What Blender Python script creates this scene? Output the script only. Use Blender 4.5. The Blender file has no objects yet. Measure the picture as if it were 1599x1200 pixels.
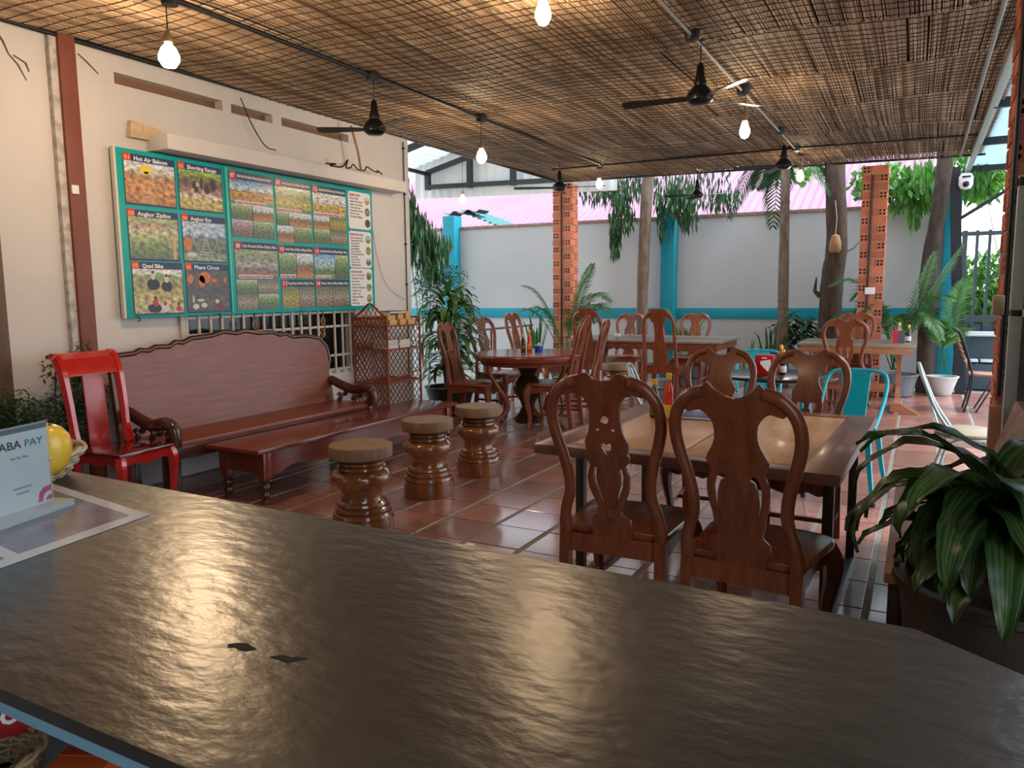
import bpy, bmesh, math, random
from math import sin, cos, pi, radians as rad
from mathutils import Vector as V, Matrix, noise
random.seed(7)
S = bpy.context.scene
COL = S.collection
# ------------------------------------------------------------------ camera
cd = bpy.data.cameras.new('camera'); cam = bpy.data.objects.new('camera', cd); COL.objects.link(cam)
R0 = [[0.88041443, 0.04859835, -0.47170821], [0.47410115, -0.11103072, 0.87344163], [-0.00992628, -0.99262802, -0.12079358]]
cam.matrix_world = Matrix([[R0[i][0], -R0[i][1], -R0[i][2], (0, 0, 1.45)[i]] for i in range(3)] + [[0, 0, 0, 1]])
cd.sensor_width = 36; cd.lens = 1180 * 36 / 1599; cd.clip_start = 0.02; cd.clip_end = 400
S.camera = cam
# ------------------------------------------------------------------ world, exposure
w = bpy.data.worlds.new('overcast_sky'); S.world = w; w.use_nodes = True
nt = w.node_tree; bg = nt.nodes['Background']
tc = nt.nodes.new('ShaderNodeTexCoord'); sep = nt.nodes.new('ShaderNodeSeparateXYZ'); rp = nt.nodes.new('ShaderNodeValToRGB')
nt.links.new(tc.outputs['Generated'], sep.inputs[0]); nt.links.new(sep.outputs['Z'], rp.inputs[0]); nt.links.new(rp.outputs[0], bg.inputs[0])
rp.color_ramp.elements[0].color = (.92, .96, 1, 1); rp.color_ramp.elements[1].color = (.62, .78, 1, 1); rp.color_ramp.elements[1].position = .8
bg.inputs[1].default_value = 3.1
sd_ = bpy.data.lights.new('hazy_sun', 'SUN'); sd_.energy = 6.5; sd_.angle = rad(22); sd_.color = (1, .98, .95)
sun = bpy.data.objects.new('hazy_sun', sd_); COL.objects.link(sun); sun.rotation_euler = V((-.47, -.12, -.9)).to_track_quat('-Z', 'Y').to_euler()
S.view_settings.view_transform = 'Standard'; S.view_settings.look = 'None'; S.view_settings.gamma = 1
S.view_settings.use_curve_mapping = False; S.view_settings.exposure = 0.0
S.cycles.max_bounces = 8; S.cycles.sample_clamp_indirect = 6

# ------------------------------------------------------------------ materials
MATS = {}
def mat(name, col, rough=.5, metal=0, spec=.5, noise_amt=0, noise_scale=8, col2=None, bump=0, bump_scale=40, stretch=None,
        emit=None, estr=0, alpha=1, trans=0, rnd=0, translucent=0, island=0, coat=0, ramp=(.3, .7), ior=1.45, coords='Object'):
    if name in MATS: return MATS[name]
    m = bpy.data.materials.new(name); MATS[name] = m; m.use_nodes = True
    n = m.node_tree.nodes; l = m.node_tree.links; b = n['Principled BSDF']; out = n['Material Output']
    b.inputs['Base Color'].default_value = (*col, 1); b.inputs['Roughness'].default_value = rough
    b.inputs['Metallic'].default_value = metal; b.inputs['Specular IOR Level'].default_value = spec; b.inputs['IOR'].default_value = ior
    b.inputs['Coat Weight'].default_value = coat; b.inputs['Coat Roughness'].default_value = .12
    if alpha < 1: b.inputs['Alpha'].default_value = alpha
    if trans: b.inputs['Transmission Weight'].default_value = trans
    if emit: b.inputs['Emission Color'].default_value = (*emit, 1); b.inputs['Emission Strength'].default_value = estr
    vec = None
    if col2 or bump:
        tcn = n.new('ShaderNodeTexCoord'); mp = n.new('ShaderNodeMapping'); l.new(tcn.outputs[coords], mp.inputs[0])
        if stretch: mp.inputs['Scale'].default_value = stretch
        vec = mp.outputs[0]
        if rnd:
            oi = n.new('ShaderNodeObjectInfo'); cx = n.new('ShaderNodeCombineXYZ'); mu = n.new('ShaderNodeMath'); mu.operation = 'MULTIPLY'; mu.inputs[1].default_value = 37
            l.new(oi.outputs['Random'], mu.inputs[0]); l.new(mu.outputs[0], cx.inputs[0]); l.new(mu.outputs[0], cx.inputs[1]); l.new(cx.outputs[0], mp.inputs['Location'])
    cout = None
    if col2:
        nz = n.new('ShaderNodeTexNoise'); nz.inputs['Scale'].default_value = noise_scale; nz.inputs['Detail'].default_value = 6; nz.inputs['Roughness'].default_value = .62
        l.new(vec, nz.inputs['Vector'])
        r = n.new('ShaderNodeValToRGB'); r.color_ramp.elements[0].position = ramp[0]; r.color_ramp.elements[1].position = ramp[1]
        r.color_ramp.elements[0].color = (*col, 1); r.color_ramp.elements[1].color = (*col2, 1)
        l.new(nz.outputs['Fac'], r.inputs[0]); cout = r.outputs[0]; l.new(cout, b.inputs['Base Color'])
    if rnd or island:
        hs = n.new('ShaderNodeHueSaturation')
        if rnd: oi2 = n.new('ShaderNodeObjectInfo'); src = oi2.outputs['Random']
        else: gi = n.new('ShaderNodeNewGeometry'); src = gi.outputs['Random Per Island']
        mr = n.new('ShaderNodeMapRange'); a = rnd or island
        mr.inputs['To Min'].default_value = 1 - a; mr.inputs['To Max'].default_value = 1 + a
        l.new(src, mr.inputs[0]); l.new(mr.outputs[0], hs.inputs['Value'])
        if cout: l.new(cout, hs.inputs['Color'])
        else: hs.inputs['Color'].default_value = (*col, 1)
        l.new(hs.outputs[0], b.inputs['Base Color']); cout = hs.outputs[0]
    if bump:
        nb = n.new('ShaderNodeTexNoise'); nb.inputs['Scale'].default_value = bump_scale; nb.inputs['Detail'].default_value = 5
        l.new(vec, nb.inputs['Vector']); bp = n.new('ShaderNodeBump'); bp.inputs['Strength'].default_value = bump; bp.inputs['Distance'].default_value = .01
        l.new(nb.outputs['Fac'], bp.inputs['Height']); l.new(bp.outputs[0], b.inputs['Normal'])
    if translucent:
        t = n.new('ShaderNodeBsdfTranslucent'); mx = n.new('ShaderNodeMixShader'); mx.inputs[0].default_value = translucent
        if cout: l.new(cout, t.inputs[0])
        else: t.inputs[0].default_value = (*col, 1)
        l.new(b.outputs[0], mx.inputs[1]); l.new(t.outputs[0], mx.inputs[2]); l.new(mx.outputs[0], out.inputs[0])
    return m

def pic_mat(name, stops, scale=9, amt=.25):
    """flat print: colours by height with a blotchy boundary"""
    if name in MATS: return MATS[name]
    m = bpy.data.materials.new(name); MATS[name] = m; m.use_nodes = True
    n = m.node_tree.nodes; l = m.node_tree.links; b = n['Principled BSDF']; b.inputs['Roughness'].default_value = .3
    tcn = n.new('ShaderNodeTexCoord'); sp = n.new('ShaderNodeSeparateXYZ'); l.new(tcn.outputs['UV'], sp.inputs[0])
    nz = n.new('ShaderNodeTexNoise'); nz.inputs['Scale'].default_value = scale; nz.inputs['Detail'].default_value = 7; nz.inputs['Roughness'].default_value = .7
    l.new(tcn.outputs['UV'], nz.inputs['Vector'])
    ma = n.new('ShaderNodeMath'); ma.operation = 'MULTIPLY_ADD'; ma.inputs[1].default_value = amt * 2; l.new(nz.outputs['Fac'], ma.inputs[0])
    sb = n.new('ShaderNodeMath'); sb.operation = 'SUBTRACT'; sb.inputs[1].default_value = amt; l.new(sp.outputs['Y'], sb.inputs[0]); l.new(sb.outputs[0], ma.inputs[2])
    r = n.new('ShaderNodeValToRGB'); cr = r.color_ramp
    while len(cr.elements) < len(stops): cr.elements.new(.5)
    for e, (p, c) in zip(cr.elements, stops): e.position = p; e.color = (*c, 1)
    l.new(ma.outputs[0], r.inputs[0])
    n2 = n.new('ShaderNodeTexNoise'); n2.inputs['Scale'].default_value = scale * 1.7; n2.inputs['Detail'].default_value = 4; l.new(tcn.outputs['UV'], n2.inputs['Vector'])
    mr = n.new('ShaderNodeMapRange'); mr.inputs[1].default_value = .3; mr.inputs[2].default_value = .7; mr.inputs['To Min'].default_value = .25; mr.inputs['To Max'].default_value = 1.8; l.new(n2.outputs['Fac'], mr.inputs[0])
    hs = n.new('ShaderNodeHueSaturation'); l.new(r.outputs[0], hs.inputs['Color']); l.new(mr.outputs[0], hs.inputs['Value']); l.new(hs.outputs[0], b.inputs['Base Color'])
    return m

def woodm(name, a, b_, rough=.28, sc=3, stretch=(1, 1, 1), coat=.3, bump=.05):
    return mat(name, a, rough, col2=b_, noise_scale=sc, stretch=stretch, coat=coat, bump=bump, bump_scale=sc * 3, rnd=.08)
W_CHAIR = woodm('dark_carved_wood', (.12, .030, .012), (.22, .062, .026), .26, 4, (6, 6, 1), .12)
W_CHAIR2 = woodm('reddish_carved_wood', (.14, .034, .014), (.26, .072, .032), .28, 4, (6, 6, 1), .12)
W_DARK = woodm('near_black_wood', (.03, .01, .007), (.06, .02, .013), .25, 4, (6, 6, 1))
W_RED = woodm('red_lacquered_wood', (.42, .012, .010), (.55, .02, .015), .12, 3, (4, 4, 1), 1)
W_REDD = woodm('dull_red_lacquer', (.30, .022, .025), (.40, .035, .035), .25, 3, (4, 4, 1), .4)
W_BENCH = woodm('bench_brown_wood', (.15, .036, .019), (.25, .078, .045), .34, 3, (12, 1, 14), .08)
W_BTRIM = woodm('bench_dark_trim', (.045, .014, .009), (.09, .028, .016), .25, 4, (3, 1, 3), .5)
W_TABLE = woodm('mahogany_top', (.14, .024, .014), (.22, .045, .026), .22, 3, (14, 1, 8), .6)
W_OAK = woodm('light_oak_panel', (.46, .24, .11), (.60, .34, .17), .32, 3, (14, 1, 4), .1)
W_FRAME = woodm('table_frame_brown', (.13, .05, .03), (.20, .08, .05), .32, 4, (3, 3, 3), .15)
W_STOOLT = woodm('stool_raw_wood', (.17, .09, .05), (.30, .18, .10), .55, 5, (3, 3, 1), 0, .15)
W_STOOLB = woodm('stool_lacquered_wood', (.11, .035, .012), (.30, .11, .035), .15, 3, (3, 3, 1), 1)
W_TREST = woodm('trestle_orange_wood', (.30, .11, .05), (.42, .17, .08), .35, 4, (2, 8, 4), .2)
W_TRTOP = woodm('trestle_worn_top', (.20, .15, .11), (.32, .25, .18), .3, 4, (2, 8, 4), .2)
W_TAN = woodm('tan_bench_wood', (.42, .22, .12), (.55, .32, .18), .35, 3, (10, 1, 3), .2)
W_PLANK = woodm('weathered_plank', (.16, .08, .06), (.36, .24, .20), .45, 4, (2, 2, 6), 0, .2)
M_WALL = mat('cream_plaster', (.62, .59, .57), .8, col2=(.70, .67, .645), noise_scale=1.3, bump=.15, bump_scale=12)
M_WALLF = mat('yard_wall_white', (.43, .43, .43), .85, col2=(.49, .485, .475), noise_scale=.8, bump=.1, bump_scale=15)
M_TEAL = mat('turquoise_paint', (.0, .20, .28), .55, col2=(.0, .27, .34), noise_scale=2)
M_POST = mat('red_brown_paint', (.19, .055, .035), .5, col2=(.23, .075, .05), noise_scale=3)
M_POSTW = mat('worn_grey_edge', (.40, .37, .35), .8, col2=(.62, .58, .54), noise_scale=14, ramp=(.4, .55))
M_TILE = mat('terracotta_tile', (.24, .085, .062), .38, col2=(.38, .185, .145), noise_scale=4, rnd=.25, ramp=(.35, .7), coat=.75, spec=.8)
M_GROUT = mat('grey_grout', (.17, .17, .15), .6, col2=(.25, .25, .22), noise_scale=9)
M_BRICK = mat('hollow_brick_clay', (.46, .12, .055), .8, col2=(.56, .18, .09), noise_scale=9, rnd=.22, bump=.15, bump_scale=60)
M_MORT = mat('mortar', (.34, .24, .19), .9, col2=(.45, .34, .28), noise_scale=15, bump=.3, bump_scale=50)
M_BLACK = mat('black_painted_steel', (.012, .014, .018), .4)
M_FAN = mat('black_fan_plastic', (.008, .008, .009), .3)
M_REED = mat('dried_reed', (.25, .17, .11), .6, col2=(.50, .37, .25), noise_scale=2.2, island=.6, stretch=(3, .6, 1), ramp=(.35, .65))
M_STR = mat('dark_mat_string', (.018, .010, .006), .8)
M_SLATE = mat('black_slate', (.009, .008, .007), .28, col2=(.024, .020, .016), noise_scale=5, bump=.15, bump_scale=26, stretch=(.8, 1.5, 1), ramp=(.3, .75), spec=.75, ior=1.5)
M_BLUEE = mat('grey_blue_edge', (.14, .28, .38), .5)
M_WHITE = mat('white_paint', (.80, .80, .80), .5)
M_LEAF = mat('dark_green_leaf', (.025, .10, .018), .32, col2=(.075, .20, .04), noise_scale=5, rnd=.35, translucent=.2)
M_LEAFB = mat('bright_green_leaf', (.06, .2, .03), .4, col2=(.14, .34, .06), noise_scale=4, island=.4, translucent=.4)
M_LEAFD = mat('deep_green_foliage', (.012, .05, .016), .5, col2=(.05, .14, .04), noise_scale=3, island=.5, translucent=.25)
M_LEAFT = mat('bluish_green_leaf', (.02, .10, .07), .4, col2=(.06, .2, .13), noise_scale=3, island=.4, translucent=.2)
M_PALM = mat('palm_green', (.03, .12, .03), .4, col2=(.10, .25, .06), noise_scale=4, island=.3, translucent=.3)
M_BARK = mat('grey_brown_bark', (.10, .065, .045), .9, col2=(.22, .16, .12), noise_scale=9, stretch=(2, 2, .6), bump=.6, bump_scale=25)
M_BARKD = mat('dark_bark', (.035, .022, .016), .9, col2=(.09, .06, .045), noise_scale=9, stretch=(2, 2, .6), bump=.6, bump_scale=25)
M_GREY = mat('grey_glazed_pot', (.11, .12, .14), .35, col2=(.18, .19, .22), noise_scale=6)
M_POTW = mat('white_glazed_pot', (.55, .56, .55), .35, col2=(.68, .68, .66), noise_scale=6)
M_POTB = mat('dark_brown_pot', (.018, .012, .009), .5, col2=(.035, .022, .015), noise_scale=7)
M_SOIL = mat('soil', (.03, .02, .012), .95)
M_CORD = mat('black_cord', (.01, .01, .01), .6)
M_TEALC = mat('turquoise_powder_coat', (.0, .38, .48), .3, col2=(.01, .46, .56), noise_scale=3)
M_SILV = mat('silver_painted_tube', (.42, .50, .50), .3, metal=.6)
M_RATT = mat('red_brown_rattan', (.20, .045, .02), .45, col2=(.32, .09, .04), noise_scale=18)
M_CORR = mat('pink_corrugated_roof', (.30, .13, .22), .55, col2=(.37, .18, .28), noise_scale=.9)
M_CORRW = mat('white_corrugated_sheet', (.62, .66, .66), .5, col2=(.72, .74, .72), noise_scale=2, translucent=.35)
M_GLASSD = mat('dark_window_glass', (.012, .014, .016), .12)
M_IRON = mat('aged_cream_iron', (.42, .40, .34), .5, col2=(.6, .58, .5), noise_scale=12)
M_GOLD = mat('brass_scrollwork', (.35, .20, .08), .4, metal=.4)

# ------------------------------------------------------------------ geometry helpers
class G:
    """collects shapes into one mesh"""
    def __init__(s): s.v = []; s.f = []; s.k = set()
    def add(s, vs, fs, M=None):
        o = len(s.v); s.v += [tuple(M @ V(p)) if M else tuple(p) for p in vs]; s.f += [tuple(i + o for i in f) for f in fs]; return s
    def box(s, c, d, bev=0, M=None, taper=None):
        x, y, z = d[0] / 2, d[1] / 2, d[2] / 2
        if bev <= 0:
            vs = [(c[0] + a * x, c[1] + b * y, c[2] + e * z) for a in (-1, 1) for b in (-1, 1) for e in (-1, 1)]
            return s.add(vs, [(0, 1, 3, 2), (4, 6, 7, 5), (0, 4, 5, 1), (2, 3, 7, 6), (0, 2, 6, 4), (1, 5, 7, 3)], M)
        s.k.add('bev'); bm = bmesh.new(); bmesh.ops.create_cube(bm, size=1)
        for q in bm.verts: q.co = V((q.co.x * d[0], q.co.y * d[1], q.co.z * d[2]))
        bmesh.ops.bevel(bm, geom=bm.edges[:], offset=min(bev, min(d) * .45), segments=2, affect='EDGES', profile=.6)
        vs = [tuple(q.co + V(c)) for q in bm.verts]; fs = [tuple(q.index for q in f.verts) for f in bm.faces]; bm.free()
        return s.add(vs, fs, M)
    def tube(s, pts, r, n=8, cap=True, M=None, flat=1, up=None, closed=False):
        s.k.add('tube'); pts = [V(p) for p in pts]; k = len(pts); rs = r if isinstance(r, (list, tuple)) else [r] * k
        vs = []; fs = []; pv = None
        for i, p in enumerate(pts):
            if closed: t = (pts[(i + 1) % k] - pts[i - 1])
            else: t = (pts[min(i + 1, k - 1)] - pts[max(i - 1, 0)])
            t.normalize()
            if pv is None:
                u = V(up) if up else (V((0, 0, 1)) if abs(t.z) < .9 else V((0, 1, 0)))
            else: u = pv
            u = (u - t * u.dot(t)).normalized(); pv = u; q = t.cross(u)
            for j in range(n):
                a = 2 * pi * (j + .5) / n; vs.append(p + u * cos(a) * rs[i] * flat + q * sin(a) * rs[i])
        rng = k if closed else k - 1
        for i in range(rng):
            for j in range(n):
                a = i * n + j; b = i * n + (j + 1) % n; c = ((i + 1) % k) * n + (j + 1) % n; d = ((i + 1) % k) * n + j; fs.append((a, b, c, d))
        if cap and not closed: fs.append(tuple(range(n - 1, -1, -1))); fs.append(tuple((k - 1) * n + j for j in range(n)))
        return s.add(vs, fs, M)
    def lathe(s, prof, c=(0, 0, 0), n=24, M=None, sx=1, sy=1):
        s.k.add('lathe'); vs = []; fs = []; k = len(prof)
        for r, z in prof:
            for j in range(n): a = 2 * pi * j / n; vs.append((c[0] + r * cos(a) * sx, c[1] + r * sin(a) * sy, c[2] + z))
        for i in range(k - 1):
            for j in range(n): fs.append((i * n + j, i * n + (j + 1) % n, (i + 1) * n + (j + 1) % n, (i + 1) * n + j))
        if prof[0][0] > 1e-4: fs.append(tuple(range(n - 1, -1, -1)))
        if prof[-1][0] > 1e-4: fs.append(tuple((k - 1) * n + j for j in range(n)))
        return s.add(vs, fs, M)
    def prism(s, poly, a, b, axis='z', M=None):
        s.k.add('prism'); n = len(poly)
        def mk(p, h): return {'z': (p[0], p[1], h), 'y': (p[0], h, p[1]), 'x': (h, p[0], p[1])}[axis]
        vs = [mk(p, a) for p in poly] + [mk(p, b) for p in poly]
        fs = [tuple(range(n - 1, -1, -1)), tuple(range(n, 2 * n))] + [(i, (i + 1) % n, n + (i + 1) % n, n + i) for i in range(n)]
        return s.add(vs, fs, M)
    def plate(s, outer, holes, t, M=None, bev=0, fn=None):
        """outline with holes in the XZ plane, thickness t along Y"""
        cu = bpy.data.curves.new('tmp', 'CURVE'); cu.dimensions = '2D'; cu.fill_mode = 'BOTH'; cu.extrude = t / 2 - bev; cu.bevel_depth = bev; cu.bevel_resolution = 1
        for P in [outer] + holes:
            sp = cu.splines.new('POLY'); sp.points.add(len(P) - 1); sp.use_cyclic_u = True
            for i, p in enumerate(P): sp.points[i].co = (p[0], p[1], 0, 1)
        o = bpy.data.objects.new('tmp', cu); COL.objects.link(o); dg = bpy.context.evaluated_depsgraph_get(); dg.update()
        me = bpy.data.meshes.new_from_object(o.evaluated_get(dg))
        vs = [(q.co.x, -q.co.z, q.co.y) for q in me.vertices]
        if fn: vs = [fn(p) for p in vs]
        fs = [tuple(f.vertices) for f in me.polygons]
        bpy.data.objects.remove(o); bpy.data.curves.remove(cu); bpy.data.meshes.remove(me)
        return s.add(vs, fs, M)
    def strip(s, pts, ws, normal_up=V((0, 0, 1)), fold=.0, M=None, side=None):
        """leaf blade along pts, half widths ws, folded at the midrib, uv x across, y along"""
        pts = [V(p) for p in pts]; k = len(pts); vs = []; fs = []
        for i, p in enumerate(pts):
            t = (pts[min(i + 1, k - 1)] - pts[max(i - 1, 0)]).normalized()
            q = side if side else t.cross(normal_up)
            if q.length < .05: q = V((1, 0, 0))
            q = q.normalized(); nn = q.cross(t).normalized()
            vs += [p - q * ws[i] + nn * fold * ws[i], p, p + q * ws[i] + nn * fold * ws[i]]
        for i in range(k - 1):
            a = 3 * i; fs += [(a, a + 1, a + 4, a + 3), (a + 1, a + 2, a + 5, a + 4)]
        return s.add(vs, fs, M)
    def build(s, name, m, parent=None, smooth=True, fixn=False, loc=None, rz=0, sharp=None):
        if sharp is None: sharp = .3 if 'bev' in s.k else (1.12 if s.k == {'tube'} else .7)
        me = bpy.data.meshes.new(name); me.from_pydata(s.v, [], s.f); me.materials.append(m)
        if fixn:
            bm = bmesh.new(); bm.from_mesh(me); bmesh.ops.recalc_face_normals(bm, faces=bm.faces[:]); bm.to_mesh(me); bm.free()
        if smooth:
            me.polygons.foreach_set('use_smooth', [True] * len(me.polygons)); me.set_sharp_from_angle(angle=sharp)
        o = bpy.data.objects.new(name, me); COL.objects.link(o)
        if parent: o.parent = parent
        if loc: o.location = loc
        if rz: o.rotation_euler.z = rz
        return o

def tag(o, label=None, cat=None, group=None, kind=None):
    if label: o['label'] = label
    if cat: o['category'] = cat
    if group: o['group'] = group
    if kind: o['kind'] = kind
    return o
def empty(name, label, cat, loc=(0, 0, 0), rz=0, group=None, sc=1):
    o = bpy.data.objects.new(name, None); COL.objects.link(o); o.location = loc; o.rotation_euler.z = rz; o.scale = (sc,) * 3; o.empty_display_size = .1
    return tag(o, label, cat, group)
CH = {}
def copy_tree(o, parent=None):
    c = o.copy(); COL.objects.link(c); c.parent = parent
    for ch in o.children: copy_tree(ch, c)
    return c
def quad_uv(name, co, m, parent):
    me = bpy.data.meshes.new(name); me.from_pydata(co, [], [(0, 1, 2, 3)]); uv = me.uv_layers.new(name='UVMap')
    for i, c in enumerate([(0, 0), (1, 0), (1, 1), (0, 1)]): uv.data[i].uv = c
    me.materials.append(m); o = bpy.data.objects.new(name, me); COL.objects.link(o)
    if parent: o.parent = parent
    return o
def text_geo(g, s, size, M, depth=.0006, width=None, bold=.0, align='LEFT'):
    cu = bpy.data.curves.new('tmp', 'FONT'); cu.body = s; cu.size = size; cu.extrude = depth; cu.align_x = align; cu.offset = bold; cu.resolution_u = 2
    o = bpy.data.objects.new('tmp', cu); COL.objects.link(o); dg = bpy.context.evaluated_depsgraph_get(); dg.update()
    me = bpy.data.meshes.new_from_object(o.evaluated_get(dg)); vs = [tuple(q.co) for q in me.vertices]; fs = [tuple(f.vertices) for f in me.polygons]
    bpy.data.objects.remove(o); bpy.data.curves.remove(cu); bpy.data.meshes.remove(me)
    if width and vs:
        mx = max(p[0] for p in vs); mn = min(p[0] for p in vs)
        if mx - mn > 0: k = width / (mx - mn); vs = [(p[0] * k, p[1], p[2]) for p in vs]
    g.add(vs, fs, M)
def xform(loc, rx=0, ry=0, rz=0): return Matrix.Translation(loc) @ Matrix.Rotation(rz, 4, 'Z') @ Matrix.Rotation(ry, 4, 'Y') @ Matrix.Rotation(rx, 4, 'X')
def frame(o, x, y):
    x = V(x).normalized(); y = V(y).normalized(); z = x.cross(y)
    return Matrix(((x.x, y.x, z.x, o[0]), (x.y, y.y, z.y, o[1]), (x.z, y.z, z.z, o[2]), (0, 0, 0, 1)))
def circ(cx, cz, r, n=14, sx=1): return [(cx + r * sx * cos(2 * pi * i / n), cz + r * sin(2 * pi * i / n)) for i in range(n)]
def smooth_line(P, sub=6):
    """Catmull-Rom"""
    out = []
    for i in range(len(P) - 1):
        p0 = P[max(i - 1, 0)]; p1 = P[i]; p2 = P[i + 1]; p3 = P[min(i + 2, len(P) - 1)]
        for k in range(sub):
            t = k / sub
            out.append(tuple(.5 * ((2 * b) + (-a + c) * t + (2 * a - 5 * b + 4 * c - d) * t * t + (-a + 3 * b - 3 * c + d) * t ** 3) for a, b, c, d in zip(p0, p1, p2, p3)))
    out.append(tuple(P[-1])); return out

# ================================================================== SETTING
X0 = -5.17
def ceil_z(x, y): return 3.075 - .0175 * (x - .4) + .02 * sin(y * 1.9 + 1) * (.6 + .4 * sin(x * 1.3)) + .012 * sin(x * 4.1 + y)
# floor with tiles
fl = G().box((-2, 5, -.054), (24, 26, .10)).build('floor', M_GROUT, None, False); tag(fl, kind='structure')
TP = .355; tx0 = -2.66 + .02 - TP * 7; ty0 = 3.655 - TP * 6
tm = G().box((0, 0, -.0085), (TP - .030, TP - .007, .017), .004).build('tile', M_TILE, fl, False)
first = True; far_t = G(); ntile = 0
cells = []
for i in range(17):
    for j in range(32):
        x = tx0 + TP * i; y = ty0 + TP * j + .0 + TP / 2
        x += TP / 2
        if y < 12.35: cells.append((x, y))
cells = [c for c in cells if c[1] > 2.4]
near = sorted([c for c in cells if c[1] > 3.1 and not (c[0] < -4.4 and c[1] < 5.4)], key=lambda c: c[1])[:298]; ns = set(near)
for c in cells:
    if c in ns:
        o = tm if first else tm.copy()
        if not first: COL.objects.link(o)
        first = False
        o.location = (c[0], c[1], .0 + random.uniform(-.0015, .0008))
    else: far_t.box((c[0], c[1], -.0085 + random.uniform(-.0015, .0005)), (TP - .030, TP - .007, .017), .003)
far_t.build('tile_field', mat('terracotta_tile_far', (.24, .085, .062), .38, col2=(.38, .185, .145), noise_scale=4, island=.25, ramp=(.35, .7), coat=.75, spec=.8), fl, False)['kind'] = 'stuff'
tag(G().box((2.6, 9, -.012), (4.2, 14, .012)).build('trim_1', mat('pale_paving', (.45, .43, .42), .45, col2=(.55, .53, .52), noise_scale=3), None, False), kind='structure')

# left wall with vents and window opening
def wall_with_holes(name, x, t, y0, y1, z0, z1, holes, m):
    ys = sorted({y0, y1} | {h[0] for h in holes} | {h[1] for h in holes}); zs = sorted({z0, z1} | {h[2] for h in holes} | {h[3] for h in holes}); g = G()
    for a, b in zip(ys, ys[1:]):
        for c, d in zip(zs, zs[1:]):
            my, mz = (a + b) / 2, (c + d) / 2
            if any(h[0] < my < h[1] and h[2] < mz < h[3] for h in holes): continue
            g.box((x - t / 2, my, mz), (t, b - a, d - c))
    return tag(g.build(name, m, None, False), kind='structure')
wl = wall_with_holes('wall_left', X0, .16, 2.62, 7.16, 0, 3.35, [(3.62, 4.58, 2.965, 3.045), (4.67, 5.13, 2.965, 3.04), (5.24, 6.15, 2.965, 3.04), (4.1, 6.13, .69, 1.42)], M_WALL)
tag(wall_with_holes('wall_left_near', X0, .16, -2.2, 2.62, 2.35, 3.35, [], M_WALL))
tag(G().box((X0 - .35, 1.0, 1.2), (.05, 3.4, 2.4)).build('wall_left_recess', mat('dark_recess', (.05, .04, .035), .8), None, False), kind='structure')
vb = G().box((X0 - .12, 4.9, 3.0), (.06, 2.8, .2)).build('trim_2', mat('brown_vent_board', (.22, .12, .07), .7), None, False); tag(vb, kind='structure')
# door frame at far left
df = G(); df.box((X0 + .03, 2.66, 1.2), (.12, .10, 2.5), .01); df.box((X0 + .03, 1.6, 2.4), (.12, 2.2, .1), .01)
tag(df.build('door_1', woodm('old_door_frame', (.10, .055, .03), (.16, .10, .06), .5, 4, (3, 3, .5), 0), None), kind='structure')
# red-brown post on wall with worn grey edge
pp = empty('trim_3', None, None); pp['kind'] = 'structure'
G().box((X0 + .03, 3.245, 1.6), (.08, .115, 3.3), .004).build('post_face', M_POST, pp)
G().box((X0 + .02, 3.163, 1.6), (.05, .05, 3.3), .004).build('worn_edge', M_POSTW, pp)
G().box((X0 + .075, 3.22, 2.17), (.02, .05, .06), .006).build('switch', M_WHITE, pp)
# cracks and small stains on wall
cg = G()
for pts in ([(2.82, 3.13), (2.87, 3.05), (2.9, 2.98), (2.95, 2.93), (3.0, 2.84)], [(2.93, 2.98), (3.0, 2.95), (3.02, 2.9)], [(3.36, 3.1), (3.42, 3.06), (3.5, 3.0)]):
    cg.tube([(X0 + .002, a, b) for a, b in pts], [.012, .016, .01, .014, .006][:len(pts)], 6, flat=.3)
cg.build('stain', mat('wall_crack_grey', (.20, .17, .15), .9), wl)
for y in (4.15, 4.6, 5.3):
    pass
# concrete ledge above board
lg = empty('ledge', 'long white concrete ledge jutting from cream wall above picture board', 'ledge', (X0, 5.2, 2.6))
G().box((.12, .12, -.02), (.24, 2.95, .115), .006).build('slab', M_WALL, lg)
G().prism([(-1.52, .0), (-1.5, .12), (-1.3, .10), (-1.15, .05), (-1.05, .03), (-1.05, .0)], .0, .05, 'x').build('broken_mortar', mat('tan_mortar', (.55, .38, .22), .9, col2=(.7, .55, .4), noise_scale=20), lg)
# far yard wall (runs very slightly askew)
FM = math.atan(.0573)
def fy(x): return 12.7 + .0573 * x
fw = G()
L = 11.42; fo = V((-11, fy(-11), 0)); fd = V((cos(FM), sin(FM), 0)); fnn = V((sin(FM), -cos(FM), 0))
FMX = frame(fo, fd, V((-sin(FM), cos(FM), 0)))
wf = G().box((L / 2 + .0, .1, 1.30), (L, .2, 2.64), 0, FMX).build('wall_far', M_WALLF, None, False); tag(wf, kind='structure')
tag(G().box((L / 2, .09, 2.645), (L, .24, .055), .01, FMX).build('trim_4', mat('rough_brick_coping', (.20, .09, .06), .9, col2=(.34, .25, .2), noise_scale=14, bump=.5, bump_scale=30), None), kind='structure')
tag(G().box((L / 2, -.012, 1.07), (L, .03, .175), .004, FMX).build('trim_5', M_TEAL, None), kind='structure')
for i, (a, b, h) in enumerate([(-7.95, -7.7, 2.87), (-3.83, -3.6, 2.8), (.24, .44, 2.81)]):
    tag(G().box(((a + b) / 2, fy((a + b) / 2) - .06, h / 2), (b - a, .28, h), .01).build('trim_%d' % (6 + i), M_TEAL, None), kind='structure')
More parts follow.
